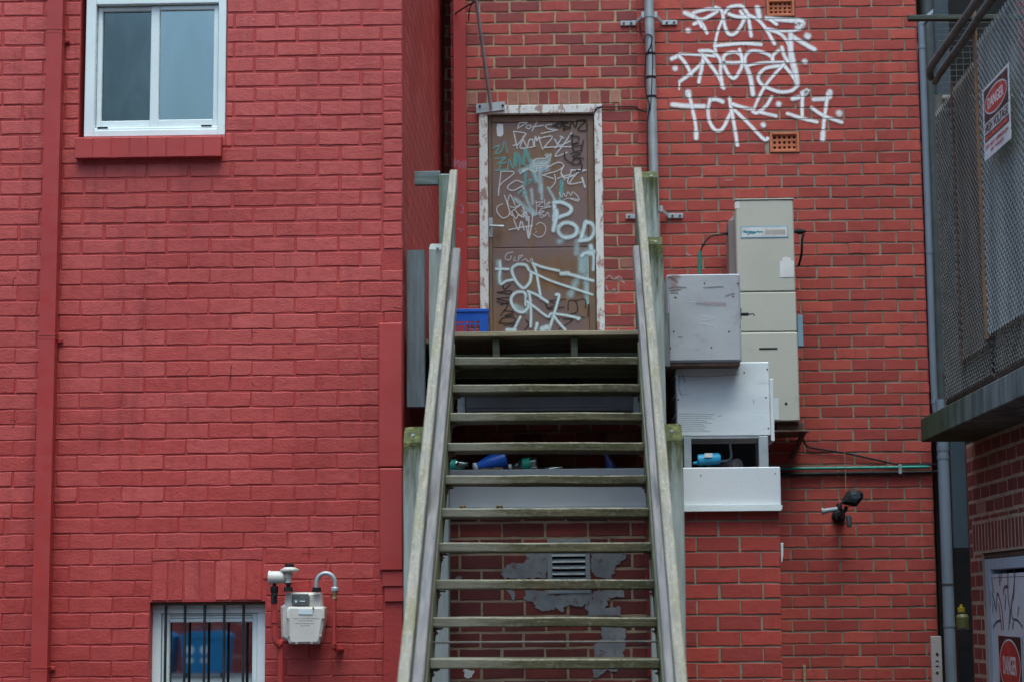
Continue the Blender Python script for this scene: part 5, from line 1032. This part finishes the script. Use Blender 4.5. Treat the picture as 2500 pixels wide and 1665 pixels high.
# ---- security light
YS = 14.22; ks = lambda x, y, Y=YS: PY(1880+x/5.352, 1080+y/5.352, Y)
sl_ = thing('security_light', (ks(960, 900).x, YB, ks(960, 900).z), 'black security floodlight with a motion sensor and spare lamp socket on the back wall', 'light')
s = MB(); p = ks(960, 940); s.lathe((p.x, YB-.004, p.z), (0, -1, 0), [(0, .05), (.03, .048), (.05, .03)], 18); s.tube([(p.x, YB-.05, p.z), ks(950, 930), ks(905, 830)], .014, 10); s.tube([(p.x, YB-.05, p.z), ks(985, 880), ks(1000, 830)], .014, 10); s.lathe(ks(905, 870), (0, 0, 1), [(0, .018), (.03, .02), (.045, .012)], 12); s.build('bracket', M_BLACK, sl_)
s = MB(); hd_ = [ks(x, y) for x, y in ((930, 790), (1010, 640), (1065, 603), (1160, 625), (1205, 660), (1205, 735), (1120, 832), (1050, 822))]; s.prism([(q.x, q.z) for q in hd_], YS-.06, YS+.05, bev=.02); s.build('lamp_head', M_BLACK, sl_)
s = MB(); hd_ = [ks(x, y, YS-.06) for x, y in ((1050, 680), (1090, 655), (1170, 670), (1185, 720), (1130, 745), (1060, 730))]; s.prism([(q.x, q.z) for q in hd_], YS-.064, YS-.058, bev=.002); s.build('lamp_glass', paint('dark_lens', (.05, .07, .09), amt=.1, rough=.15), sl_)
s = MB(); s.lathe(ks(880, 865), (ks(720, 890)-ks(880, 865)), [(0, .016), (.06, .018), (.10, .019), (.102, .024), (.115, .024), (.116, .012)], 14); s.build('lamp_socket', M_ZINC, sl_)
s = MB(); s.lathe(ks(1025, 950), (0.02, -.2, -1), [(0, .012), (.01, .020), (.07, .020), (.085, .014)], 14); s.build('motion_sensor', paint('dark_grey_plastic', (.06, .075, .09), amt=.1, rough=.4), sl_)

# ================================================================ ELECTRICAL KIOSK on the right
kk = thing('brick_kiosk', (XK+1, 10.5, 0), 'dark red brick electrical kiosk with a mossy concrete roof slab, at the right edge', 'kiosk')
KF = 12.1; KN = -1.0; SB, ST_ = 2.535, 2.675
d_f, d_n = PX(2399, 1400, XK).y, 2.44*4800/(2492-1388)
dt = PX(2440, 1345, XK).z
UF = PX(2374, 1300, XK).y; UN = d_n-.02
LZ0, LZ1 = dt, PX(2440, 1262, XK).z
Hd = [(-d_f, -d_n, -1, dt)]
kc_, kp_ = .0860, PX(2350, 1265, XK).z-.086*23
mb = MB()
brickwork(mb, (XK, 0, 0), (0, -1, 0), (-1, 0, 0), -KF, -KN, 0, SB-.002, .24, kc_, .017, .05, kp_, Hd+[(-UF, -UN, LZ0, LZ1)], rec=.001, jit=.0008, rough=.002, odd=.08)
soldiers(mb, (XK, 0, 0), (0, -1, 0), (-1, 0, 0), -UF, -UN, LZ0, LZ1, .086, .027, .001, jit=.0003)
bed(mb, (XK, 0, 0), (0, -1, 0), (-1, 0, 0), -KF+.03, -KN, 0, SB-.002, .0012, Hd); mb.build('side_wall', [M_KBRICK, M_KMORT], kk)
mb = MB(); brickwork(mb, (0, KF, 0), (-1, 0, 0), (0, 1, 0), -7, -XK, 0, SB, .24, kc_, .014, 0, kp_, []); bed(mb, (0, KF, 0), (-1, 0, 0), (0, 1, 0), -7, -XK-.003, 0, SB-.003, .005); mb.build('end_wall', [M_KBRICK, M_KMORT], kk)
mb = MB(); mb.box(XK+.3, 7, KN+.02, KF-.3, 0, SB-.01, 0); mb.build('core', M_DARK, kk)
mb = MB(); mb.box(2.13, 7.2, KN-.3, 11.86, SB, ST_, .006); mb.build('roof_slab', M_CONC, kk)
# door
s = MB(); xd = XK+.012; dw = PX(2420, 1500, xd).y
s.box(xd, xd+.1, dw, d_f-.003, 0, dt-.035, .004); s.box(xd, xd+.1, d_n+.003, d_n+.05, 0, dt-.035, .004); s.box(xd+.002, xd+.1, dw, d_n+.05, dt-.10, dt-.035, .004)
kd = s.build('door', paint('pale_blue_grey_paint', (.42, .52, .60), (.38, .47, .55), amt=.15, rough=.5), kk); lab(kd, 'pale blue-grey kiosk door in its frame')
s = MB(); s.box(xd+.0, xd+.1, d_n+.003, d_f-.003, dt-.033, dt-.002, .003); s.build('head_trim', M_BROWN, kd)
xf = XK+.022; s = MB(); s.box(xf, xf+.04, d_n+.052, dw-.003, 0, dt-.125, .003); lf_ = s.build('door_leaf', M_FASCIA, kd)
zl = PX(2460, 1408, xf).z; s = MB(); s.box(xf-.001, xf+.003, d_n+.054, dw-.02, zl-.0015, zl+.0015, 0); s.build('seam', M_BLACK, lf_)
p = PX(2408, 1460, xf); s = MB(); s.box(xf-.012, xf+.001, dw+.004, dw+.018, p.z-.045, p.z+.045, .002); s.build('hinge', paint('rust_orange', (.30, .11, .03), amt=.4, rough=.9), kd)
kx = lambda x, y: PX(2380+x/4.54, 1320+y/4.54, xf)
s = MB(); strokes(s, [[(175, 350), (165, 440), (210, 640), (240, 770)], (1.4, [(175, 355), (170, 430)]), [(190, 420), (210, 560)], (1.3, [(270, 380), (280, 480)]), [(300, 330), (290, 440)], [(205, 700), (200, 790)], [(240, 760), (255, 580), (300, 740), (320, 970)], [(270, 700), (300, 970)], (.8, [(200, 970), (240, 900), (290, 880)]), [(370, 320), (370, 600), (390, 760), (380, 970)], [(320, 590), (325, 530), (350, 500), (370, 520)], [(345, 600), (340, 750)], (1.4, [(450, 230), (440, 340)]), [(445, 240), (440, 480), (410, 700), (390, 900)], [(440, 480), (430, 640)], (.8, [(410, 720), (420, 850), (480, 880), (530, 950)]), (1.3, [(430, 900), (425, 960)]), (.8, [(490, 730), (480, 820)])], kx, .022, (-1, 0, 0), start=.0015)
s.build('graffiti_tag', spray('faded_black_spray', (.03, .05, .07), density=.85, soft=.6), lf_, smooth=False, fixn=False)

def text_mesh(body, size, bold=0.):
    c = bpy.data.curves.new('t', 'FONT'); c.body = body; c.size = size; c.align_x = 'CENTER'; c.align_y = 'CENTER'; c.offset = bold; c.extrude = .0004
    o = bpy.data.objects.new('t', c); COL.objects.link(o); bpy.context.view_layer.update()
    me = bpy.data.meshes.new_from_object(o.evaluated_get(bpy.context.evaluated_depsgraph_get())); bpy.data.objects.remove(o)
    vs = [v.co.copy() for v in me.vertices]; fs = [tuple(p.vertices) for p in me.polygons]; bpy.data.meshes.remove(me); return vs, fs
def sign(name, label, O, U, V, w_, h, layout):
    """flat printed sign: O = lower-left corner as read, U along the text, V up; layout items drawn on its face"""
    O, U, V = Vector(O), Vector(U).normalized(), Vector(V).normalized(); N = U.cross(V)
    L = lambda x, y, n: O+U*x+V*y+N*n
    def slab(x0, x1, y0, y1, n0, n1, mb):
        vs = [L(x, y, n) for n in (n0, n1) for x, y in ((x0, y0), (x1, y0), (x1, y1), (x0, y1))]
        mb.add(vs, [(3, 2, 1, 0), (4, 5, 6, 7), (0, 1, 5, 4), (1, 2, 6, 5), (2, 3, 7, 6), (3, 0, 4, 7)], [v+mb.off for v in vs]); return mb
    root = tag(slab(0, w_, 0, h, -.002, 0, MB()).build(name, M_SIGNW), label, 'sign')
    for li, it in enumerate(layout):
        k = it[0]; mb = MB()
        if k == 'rect': slab(*[a*b for a, b in zip(it[1:5], (w_, w_, h, h))], 0, .0005+.0001*li, mb); mb.build(it[6], it[5], root)
        elif k == 'ell':
            cx, cy, rx, ry, mat, n, nm = it[1:]; m = 36
            vs = [L(w_*cx+w_*rx*math.cos(2*math.pi*i/m), h*cy+h*ry*math.sin(2*math.pi*i/m), n) for i in range(m)]; mb.add(vs, [tuple(range(m))], [v+mb.off for v in vs]); mb.build(nm, mat, root)
        elif k == 'text':
            body, cx, cy, tw, th, mat, nm = it[1:]; vs, fs = text_mesh(body, 1., .02)
            xs = [v.x for v in vs]; ys = [v.y for v in vs]; sx = tw*w_/(max(xs)-min(xs)); sy = th*h/(max(ys)-min(ys)); mx, my = (max(xs)+min(xs))/2, (max(ys)+min(ys))/2
            vv = [L(cx*w_+(v.x-mx)*sx, cy*h+(v.y-my)*sy, .0016+v.z*.5) for v in vs]; mb.add(vv, fs, [v+mb.off for v in vv]); mb.build(nm, mat, root, smooth=False)
    return root
# sign on the kiosk door (reads with U towards the camera, -Y)
a = PX(2436, 1546, xf-.004); b = PX(2494, 1549, xf-.004); w_ = a.y-b.y; h_ = w_*1.15
sign('warning_sign', 'square white, black and red danger sign on the pale kiosk door at bottom right', (xf-.006, a.y, a.z-h_), (0, -1, 0), (0, 0, 1), w_, h_,
     [('rect', .03, .97, .50, .985, M_SIGNK, 'black_field'), ('ell', .49, .75, .44, .215, M_SIGNW, .0008, 'oval_rim'), ('ell', .49, .75, .42, .20, M_SIGNR, .0012, 'red_oval'), ('text', 'DANGER', .49, .75, .56, .15, M_SIGNW, 'lettering'),
      ('text', 'HIGH VOLTAGE', .5, .40, .92, .13, M_SIGNK, 'lettering'), ('rect', .03, .97, .05, .28, M_SIGNK, 'black_band'), ('text', 'KEEP OUT', .5, .165, .8, .12, M_SIGNR, 'lettering')])

# ================================================================ CAGE on the kiosk roof
XM = 2.16
cg_ = thing('mesh_cage', (XM+.6, 10, ST_), 'rusty steel-tube cage clad in galvanised mesh, standing on the concrete slab', 'cage')
zc1 = PX(2313, 222, XM).z; YE = PX(2298, 960, XM).y; YN = .5
for y, r_ in ((YE, .030), (9.95, .024), (8.9, .024), (7.6, .024), (6.2, .024), (4.8, .024), (3.4, .024), (2., .024), (.6, .024)):
    s = MB(); s.cyl((XM+.045, y, ST_), (XM+.045, y, zc1+.10), r_, 16); s.lathe((XM+.045, y, ST_+.2), (0, 0, 1), [(0, r_+.004), (.03, r_+.004)], 16); s.build('post', M_RAILST, cg_)
s = MB(); s.cyl((XM+.50, YE, ST_), (XM+.50, YE, zc1+.4), .03, 16); s.build('post', M_RAILST, cg_)
for z in (zc1+.08, zc1-.0, ST_+.06):
    s = MB(); s.cyl((XM+.04, YE, z), (XM+2.6, YE, z), .026, 12); s.build('end_rail', M_RAILST, cg_)
s = MB(); s.cyl((XM+.04, YE, ST_+.045), (XM+.04, YN, ST_+.045), .020, 12); s.build('bottom_rail', M_BROWN, cg_)
# the two sloping tubes that meet at the far corner
def sl_tube(pts): 
    s = MB(); s.tube(spline(pts, 6), .021, 12); s.build('sloping_rail', M_RAILST, cg_)
sl_tube([PX(2272, 190, XM-.08), PX(2270, 176, XM-.10), PX(2276, 160, XM-.10), PX(2330, 82, XM-.10), PX(2386, 2, XM-.10), PX(2440, -78, XM-.10)])
sl_tube([PX(2282, 200, XM-.02), PX(2300, 172, XM-.02), PX(2350, 104, XM-.02), PX(2388, 45, XM-.02), PX(2420, 0, XM-.02), PX(2470, -75, XM-.02)])
# cladding: expanded galvanised mesh (flattened lozenges) and finer chain mesh behind its foot
def expanded(x, y0, y1, z0f, z1, cy, cz, wid, mat, name, thick=.003):
    s = MB(); ny = int((y1-y0)/cy); 
    for i in range(ny*2):
        y = y0+i*cy/2; z0 = z0f(y); nz = int((z1-z0)/cz)+1
        for j in range(nz):
            z = z0+j*cz+(cz/2 if i % 2 else 0)
            if z+cz/2 > z1: continue
            a_, b_ = cy/2, cz/2; wv_ = wid
            # one strand up and one strand down from each node; twisted so that its flat catches the light
            for sg in (-1, 1):
                p, q = Vector((x, y, z)), Vector((x, y+a_, z+sg*b_)); n_ = Vector((-.004, 0, 0)); t_ = Vector((0, 0, wv_/2))
                s.add([p-t_+n_, q-t_+n_, q+t_-n_*.4, p+t_-n_*.4], [(0, 1, 2, 3)], None)
    o = s.build(name, mat, cg_, smooth=False, fixn=False); return o
bot = lambda y: ST_+.30+.02*math.sin(y*9)
zb1, zb2 = PX(2345, 880, XM).z, PX(2450, 795, XM).z
YB1 = PX(2398, 500, XM).y
expanded(XM, 6.3, YB1, lambda y: zb2, zc1+.06, .060, .044, .023, paint('galvanised_mesh', (.29, .31, .31), (.20, .215, .215), dirt=(.20, .12, .08), amt=.5, sc=2.2, rough=.6, st=(1, 3, .6)), 'mesh_panel')
expanded(XM+.004, YB1+.02, PX(2325, 500, XM).y, lambda y: zb1, zc1-.02, .055, .042, .018, paint('browned_mesh', (.19, .165, .14), (.14, .11, .09), dirt=(.25, .10, .04), amt=.6, sc=2.2, rough=.7, st=(1, 3, .6)), 'mesh_panel')
expanded(XM+.02, YB1, YE, lambda y: ST_+.06, zc1, .050, .040, .006, M_RAILST, 'chain_mesh')
expanded(XM+.02, 6.6, YB1, lambda y: ST_+.06, zb2+.05, .050, .040, .006, M_RAILST, 'chain_mesh')
s = MB(); s.box(XM-.008, XM+.006, YB1-.012, YB1+.035, zb2-.02, zc1+.35, .002); s.build('rusted_strip', paint('rust_streaked_strip', (.32, .15, .06), (.20, .12, .08), dirt=(.25, .26, .26), amt=.5, sc=9, rough=.9), cg_)
s = MB(); y2 = PX(2335, 500, XM).y; s.box(XM-.004, XM+.004, y2-.0, y2+.028, zb1-.03, zc1+.02, .002); s.build('rusted_strip', M_BROWN, cg_)
s = MB()                                               # mesh across the far end
for k in range(58):
    xx = XM+.08+k*.042
    s.tube([(xx, YE+.03, ST_+.06), (xx, YE+.03, zc1+.4)], .0016, 4, cap=False)
for k in range(64):
    z_ = ST_+.07+k*.036
    s.tube([(XM+.06, YE+.033, z_), (XM+2.5, YE+.033, z_)], .0016, 4, cap=False)
s.build('end_mesh', M_RAILST, cg_)
s = MB(); s.box(XM+.9, XM+1.0, 6.4, 10.4, ST_+.01, zc1+.9, .01); s.build('dark_mesh_backing', M_BROWN, cg_)  # brown panel added behind the mesh so its gaps look dark
# sign on the cage
tl, tr_, br, bl = PX(2393, 226, XM-.05), PX(2458, 159, XM-.05), PX(2466, 338, XM-.05), PX(2404, 396, XM-.05)
O_ = (bl+(tl-bl)*0); U_ = ((tr_-tl)+(br-bl))/2; V_ = ((tl-bl)+(tr_-br))/2; w_, h_ = U_.length, V_.length
V_ = (V_-U_.normalized()*V_.dot(U_.normalized()))
sign('warning_sign', 'large tilted danger sign hung on the galvanised mesh of the cage', O_, U_, V_, w_, h_,
     [('rect', .05, .96, .50, .96, M_SIGNK, 'black_field'), ('ell', .50, .73, .43, .185, M_SIGNW, .0008, 'oval_rim'), ('ell', .50, .73, .41, .165, M_SIGNR, .0012, 'red_oval'), ('text', 'DANGER', .5, .73, .6, .15, M_SIGNW, 'lettering'),
      ('text', 'HIGH VOLTAGE', .5, .42, .88, .12, M_SIGNK, 'lettering'), ('rect', .05, .96, .24, .34, M_SIGNK, 'black_band'), ('rect', .08, .93, .265, .315, M_SIGNR, 'red_band'),
      ('text', 'DO NOT APPROACH', .5, .165, .85, .05, M_SIGNR, 'lettering'), ('text', 'OR TOUCH', .5, .085, .5, .045, M_SIGNR, 'lettering')])

# ---- flat bar above the cage, pipes at the corner of the rear building
s = MB(); a = PY(2217, 46, 12.2); b = PY(2365, 46, 12.2); s.beam((a.x, 12.2, a.z), (b.x+.9, 12.2, b.z-.005), .05, .030, bev=.003); tag(s.build('steel_bar', paint('dark_green_steel', (.035, .05, .035), amt=.2, rough=.6)), 'dark green flat bar sticking out level above the cage corner', 'bar')
yq = YB-.02
cp = thing('corner_pipe', (PY(2290, 990, yq).x, yq, 2.7), 'narrow pale grey pipe down the corner of the rear building, bent aside at the top', 'pipe')
s = MB(); xo = xr+.035; pts = [PY(2310, 0, yq), PY(2300, 12, yq), PY(2262, 50, yq)]
zc_ = PY(2250, 70, yq).z; zl_ = PY(2285, 985, yq).z
s.tube(spline([PY(2316, -40, yq), PY(2309, 4, yq), PY(2268, 42, yq), Vector((xo, yq, zc_+.02)), Vector((xo, yq, zc_-.08)), Vector((xo, yq, (zc_+zl_)/2)), Vector((xo, yq, zl_)), Vector((xo+.05, yq-.01, zl_-.09))], 5), .0255, 14); s.build('pipe', M_PIPE, cp)
for v in (120, 620, 985):
    s = MB(); z = PY(2260, v, yq).z; s.lathe((xo, yq, z), (0, 0, 1), [(0, .0285), (.03, .0285)], 14); s.build('pipe_joint', M_PIPE, cp)
yg = YB-.20
s = MB(); xg = PY(2313, 1400, yg).x; gp = thing('drainpipe', (xg, yg, 0), 'thick slate-grey round drainpipe standing under the slab end, bottom right', 'drainpipe')
s.cyl((xg, yg, 0), (xg, yg, SB+.5), .041, 28); s.build('pipe', M_PIPE, gp)
for v, w__ in ((1100, .035), (1120, .022), (1428, .012), (1530, .022)):
    z = PY(2310, v, yg).z; s = MB(); s.lathe((xg, yg, z), (0, 0, 1), [(0, .044), (w__, .045)], 28); s.build('collar', M_PIPE if v != 1428 else M_BROWN, gp)
# slate blue riser in the gap behind the kiosk, other things in the gap
s = MB(); a = PY(2324, 1200, 13.2); b = PY(2346, 1200, 13.2); zb_ = PY(2335, 1338, 13.2).z; s.box(a.x, b.x+.04, 13.2, 13.235, zb_, 6.6, .004); tag(s.build('steel_riser', M_DBLUE), 'tall slate-blue steel riser behind the kiosk, beside the thick grey drainpipe', 'riser')
s = MB(); s.box(2.82, 3.6, 15.2, 15.25, 0, 6.9, 0); s.box(b.x-.02, b.x+.10, 12.6, 12.68, 0, PY(2345, 1545, 12.6).z, .006); tag(s.build('gap_boarding', M_BLACK), 'black boarding closing the narrow gap behind the kiosk', 'boarding')
p = PY(2345, 1480, 12.9); gb = thing('valve_bottle', (p.x, 12.9, 0), 'olive green bottle with a yellow collar in the dark gap beside the thick drainpipe', 'bottle')
s = MB(); z0_, z1_ = PY(2345, 1532, 12.9).z, PY(2345, 1498, 12.9).z; s.lathe((p.x+.01, 12.9, z0_), (0, 0, 1), [(0, .040), (z1_-z0_-.02, .042), (z1_-z0_, .030)], 20); s.build('bottle_body', M_OLIVE, gb)
s = MB(); s.lathe((p.x+.004, 12.9, z1_+.012), (0, 0, 1), [(0, .024), (.03, .024), (.032, .010), (.05, .008)], 16); s.build('bottle_collar', M_YELLOW, gb)
s = MB(); s.box(p.x-.03, p.x+.05, 12.86, 12.94, 0, z0_-.003, .004); s.build('stand', M_BLACK, gb)
r = RECT(2278, 1552, 2304, 1900, 14.1); s = MB(); s.box(r[0], r[1], 14.1, 14.13, 0, r[3], .003); mk = tag(s.build('marker_plate', paint('pale_lilac_board', (.42, .38, .38), (.38, .34, .35), amt=.15)), 'narrow pale board with black marks standing left of the thick grey drainpipe', 'board')
s = MB()
for v, hh in ((1597, .014), (1613, .006), (1626, .006), (1642, .012)):
    p = PY(2288, v, 14.1); s.prism([(p.x-.012, p.z), (p.x-.004, p.z+hh), (p.x+.006, p.z+hh*.9), (p.x+.012, p.z-.002), (p.x+.002, p.z-hh)], 14.098, 14.0995)
s.build('black_mark', M_SIGNK, mk)
s = MB(); r = RECT(1964, 1622, 1971, 1900, YB-.03); s.box(r[0], r[1], YB-.035, YB-.005, 0, r[3], .002); tag(s.build('timber_stake', M_DECK), 'thin timber stake against the dark back wall at the bottom edge', 'stake')
s = MB(); p = PY(1907, 1340, YP+.02); s.prism([(p.x-.003, p.z+.035), (p.x+.012, p.z+.035), (p.x+.010, p.z-.03), (p.x+.002, p.z-.075), (p.x-.002, p.z-.07)], YP+.004, YP+.03, bev=.002); tag(s.build('plaster_chip', M_SIGNW), 'small white plastic clip on the right edge of the brick outhouse', 'clip')

# ---- building beyond the alley on the right
rb = thing('far_brick_building', (4, 16.2, 0), 'further red brick building glimpsed behind the cage at top right', 'building')
mb = MB(); brickwork(mb, (0, 16.2, 0), (1, 0, 0), (0, -1, 0), xr+.02, 6.5, 2, 7.8, .24, .0866, .014, 0, .02, [], odd=.1); bed(mb, (0, 16.2, 0), (1, 0, 0), (0, -1, 0), xr+.02, 6.5, 0, 7.8, .006); mb.build('brick_wall', [M_OBRICK, M_BMORT], rb)
s = MB(); a = PY(2318, 60, 15.4); s.cyl((a.x, 15.4, 3), (a.x-.03, 15.4, 7.6), .058, 20); tag(s.build('pink_pipe', M_PINK), 'pale pink painted round pipe rising behind the cage', 'pipe')
s = MB(); s.tube([(xr+.16, 14.9, 2.7), (xr+.16, 14.9, 7.4)], .05, 14); s.tube([(xr+.28, 14.9, 2.7), (xr+.28, 14.9, 5.6), (xr+.2, 14.95, 7.4)], .03, 12); tag(s.build('cable_riser', paint('dark_teal_grey_metal', (.10, .135, .15), (.07, .095, .11), dirt=(.2, .12, .08), amt=.5, sc=6)), 'bundle of dark grey risers at the building corner behind the cage', 'risers')

# ================================================================ ACROSS THE ALLEY (behind the camera, mirrored in the glass)
ob = thing('opposite_building', (-2, -24, 0), 'red brick building across the alley, mirrored in the barred window', 'building')
mb = MB(); brickwork(mb, (0, -24, 0), (-1, 0, 0), (0, 1, 0), 2, 14, 0, 3.2, .24, .086, .01, 0, 0, []); bed(mb, (0, -24, 0), (-1, 0, 0), (0, 1, 0), -14, 24, 0, 12, .006); mb.build('brick_wall', [M_BBRICK, M_PJOINT], ob)
s = MB(); s.box(-24, 14, -30, -24.25, 0, 12, 0); s.build('core', M_PREND, ob)
s = MB(); s.quad([(-24, -24, .004), (14, -24, .004), (14, -9, .004), (-24, -9, .004)]); pv = s.build('pavement', paint('concrete_paving', (.30, .28, .26), (.25, .23, .22), amt=.3, rough=.9), fixn=False); pv['kind'] = 'structure'
def bin_(x, y, label):
    t = thing('wheelie_bin', (x, y, 0), label, 'bin', 'blue bins across the alley')
    s = MB(); s.prism([(x-.46, .12), (x+.46, .12), (x+.52, .86), (x-.52, .86)], y+.40, y-.40, bev=0); s.build('bin_body', M_BIN, t)
    s = MB(); s.prism([(x-.55, .865), (x+.55, .865), (x+.55, .92), (x+.35, 1.02), (x-.35, 1.02), (x-.55, .92)], y+.43, y-.43); s.build('lid', M_BIN, t)
    for sx in (-1, 1):
        s = MB(); s.cyl((x+sx*.36, y+.32, .08), (x+sx*.42, y+.32, .08), .08, 18); s.build('wheel', M_BLACK, t)
    for sx in (-.32, .0):
        s = MB(); s.lathe((x+sx, y+.402, .62), (0, 1, 0), [(0, .10), (.003, .10)], 22); s.build('round_sticker', M_LABEL, t)
        s = MB(); s.box(x+sx-.08, x+sx+.08, y+.400, y+.404, .34, .44, .001); s.build('square_sticker', M_LABEL, t)
yb_ = -21.4; xb = PY(507, 1560, 11.27).x*(22.54-yb_)/11.27
bin_(xb, yb_, 'blue wheeled bin with round stickers across the alley, mirrored in the barred window')
bin_(xb-1.22, yb_, 'second blue wheeled bin across the alley, further from the stairs')

# tall unseen wall beyond the kiosk, added to darken the alley's lower right
blk_ = thing('sky_blocker_wall', (4.3, 6, 0), 'unseen tall red brick wall beyond the mesh cage, added to block sky light', 'building')
mb = MB(); brickwork(mb, (4.3, 0, 0), (0, -1, 0), (-1, 0, 0), -16.1, -7, 2.6, 7.0, .24, .0866, .014, 0, .02, [], odd=.05); bed(mb, (4.3, 0, 0), (0, -1, 0), (-1, 0, 0), -16.15, 3, 0, 9.5, .006); mb.build('brick_wall', [M_KBRICK, M_KMORT], blk_)
s = MB(); s.box(4.55, 9, -2.9, 16.1, 0, 9.45, 0); s.build('core', M_KMORT, blk_)
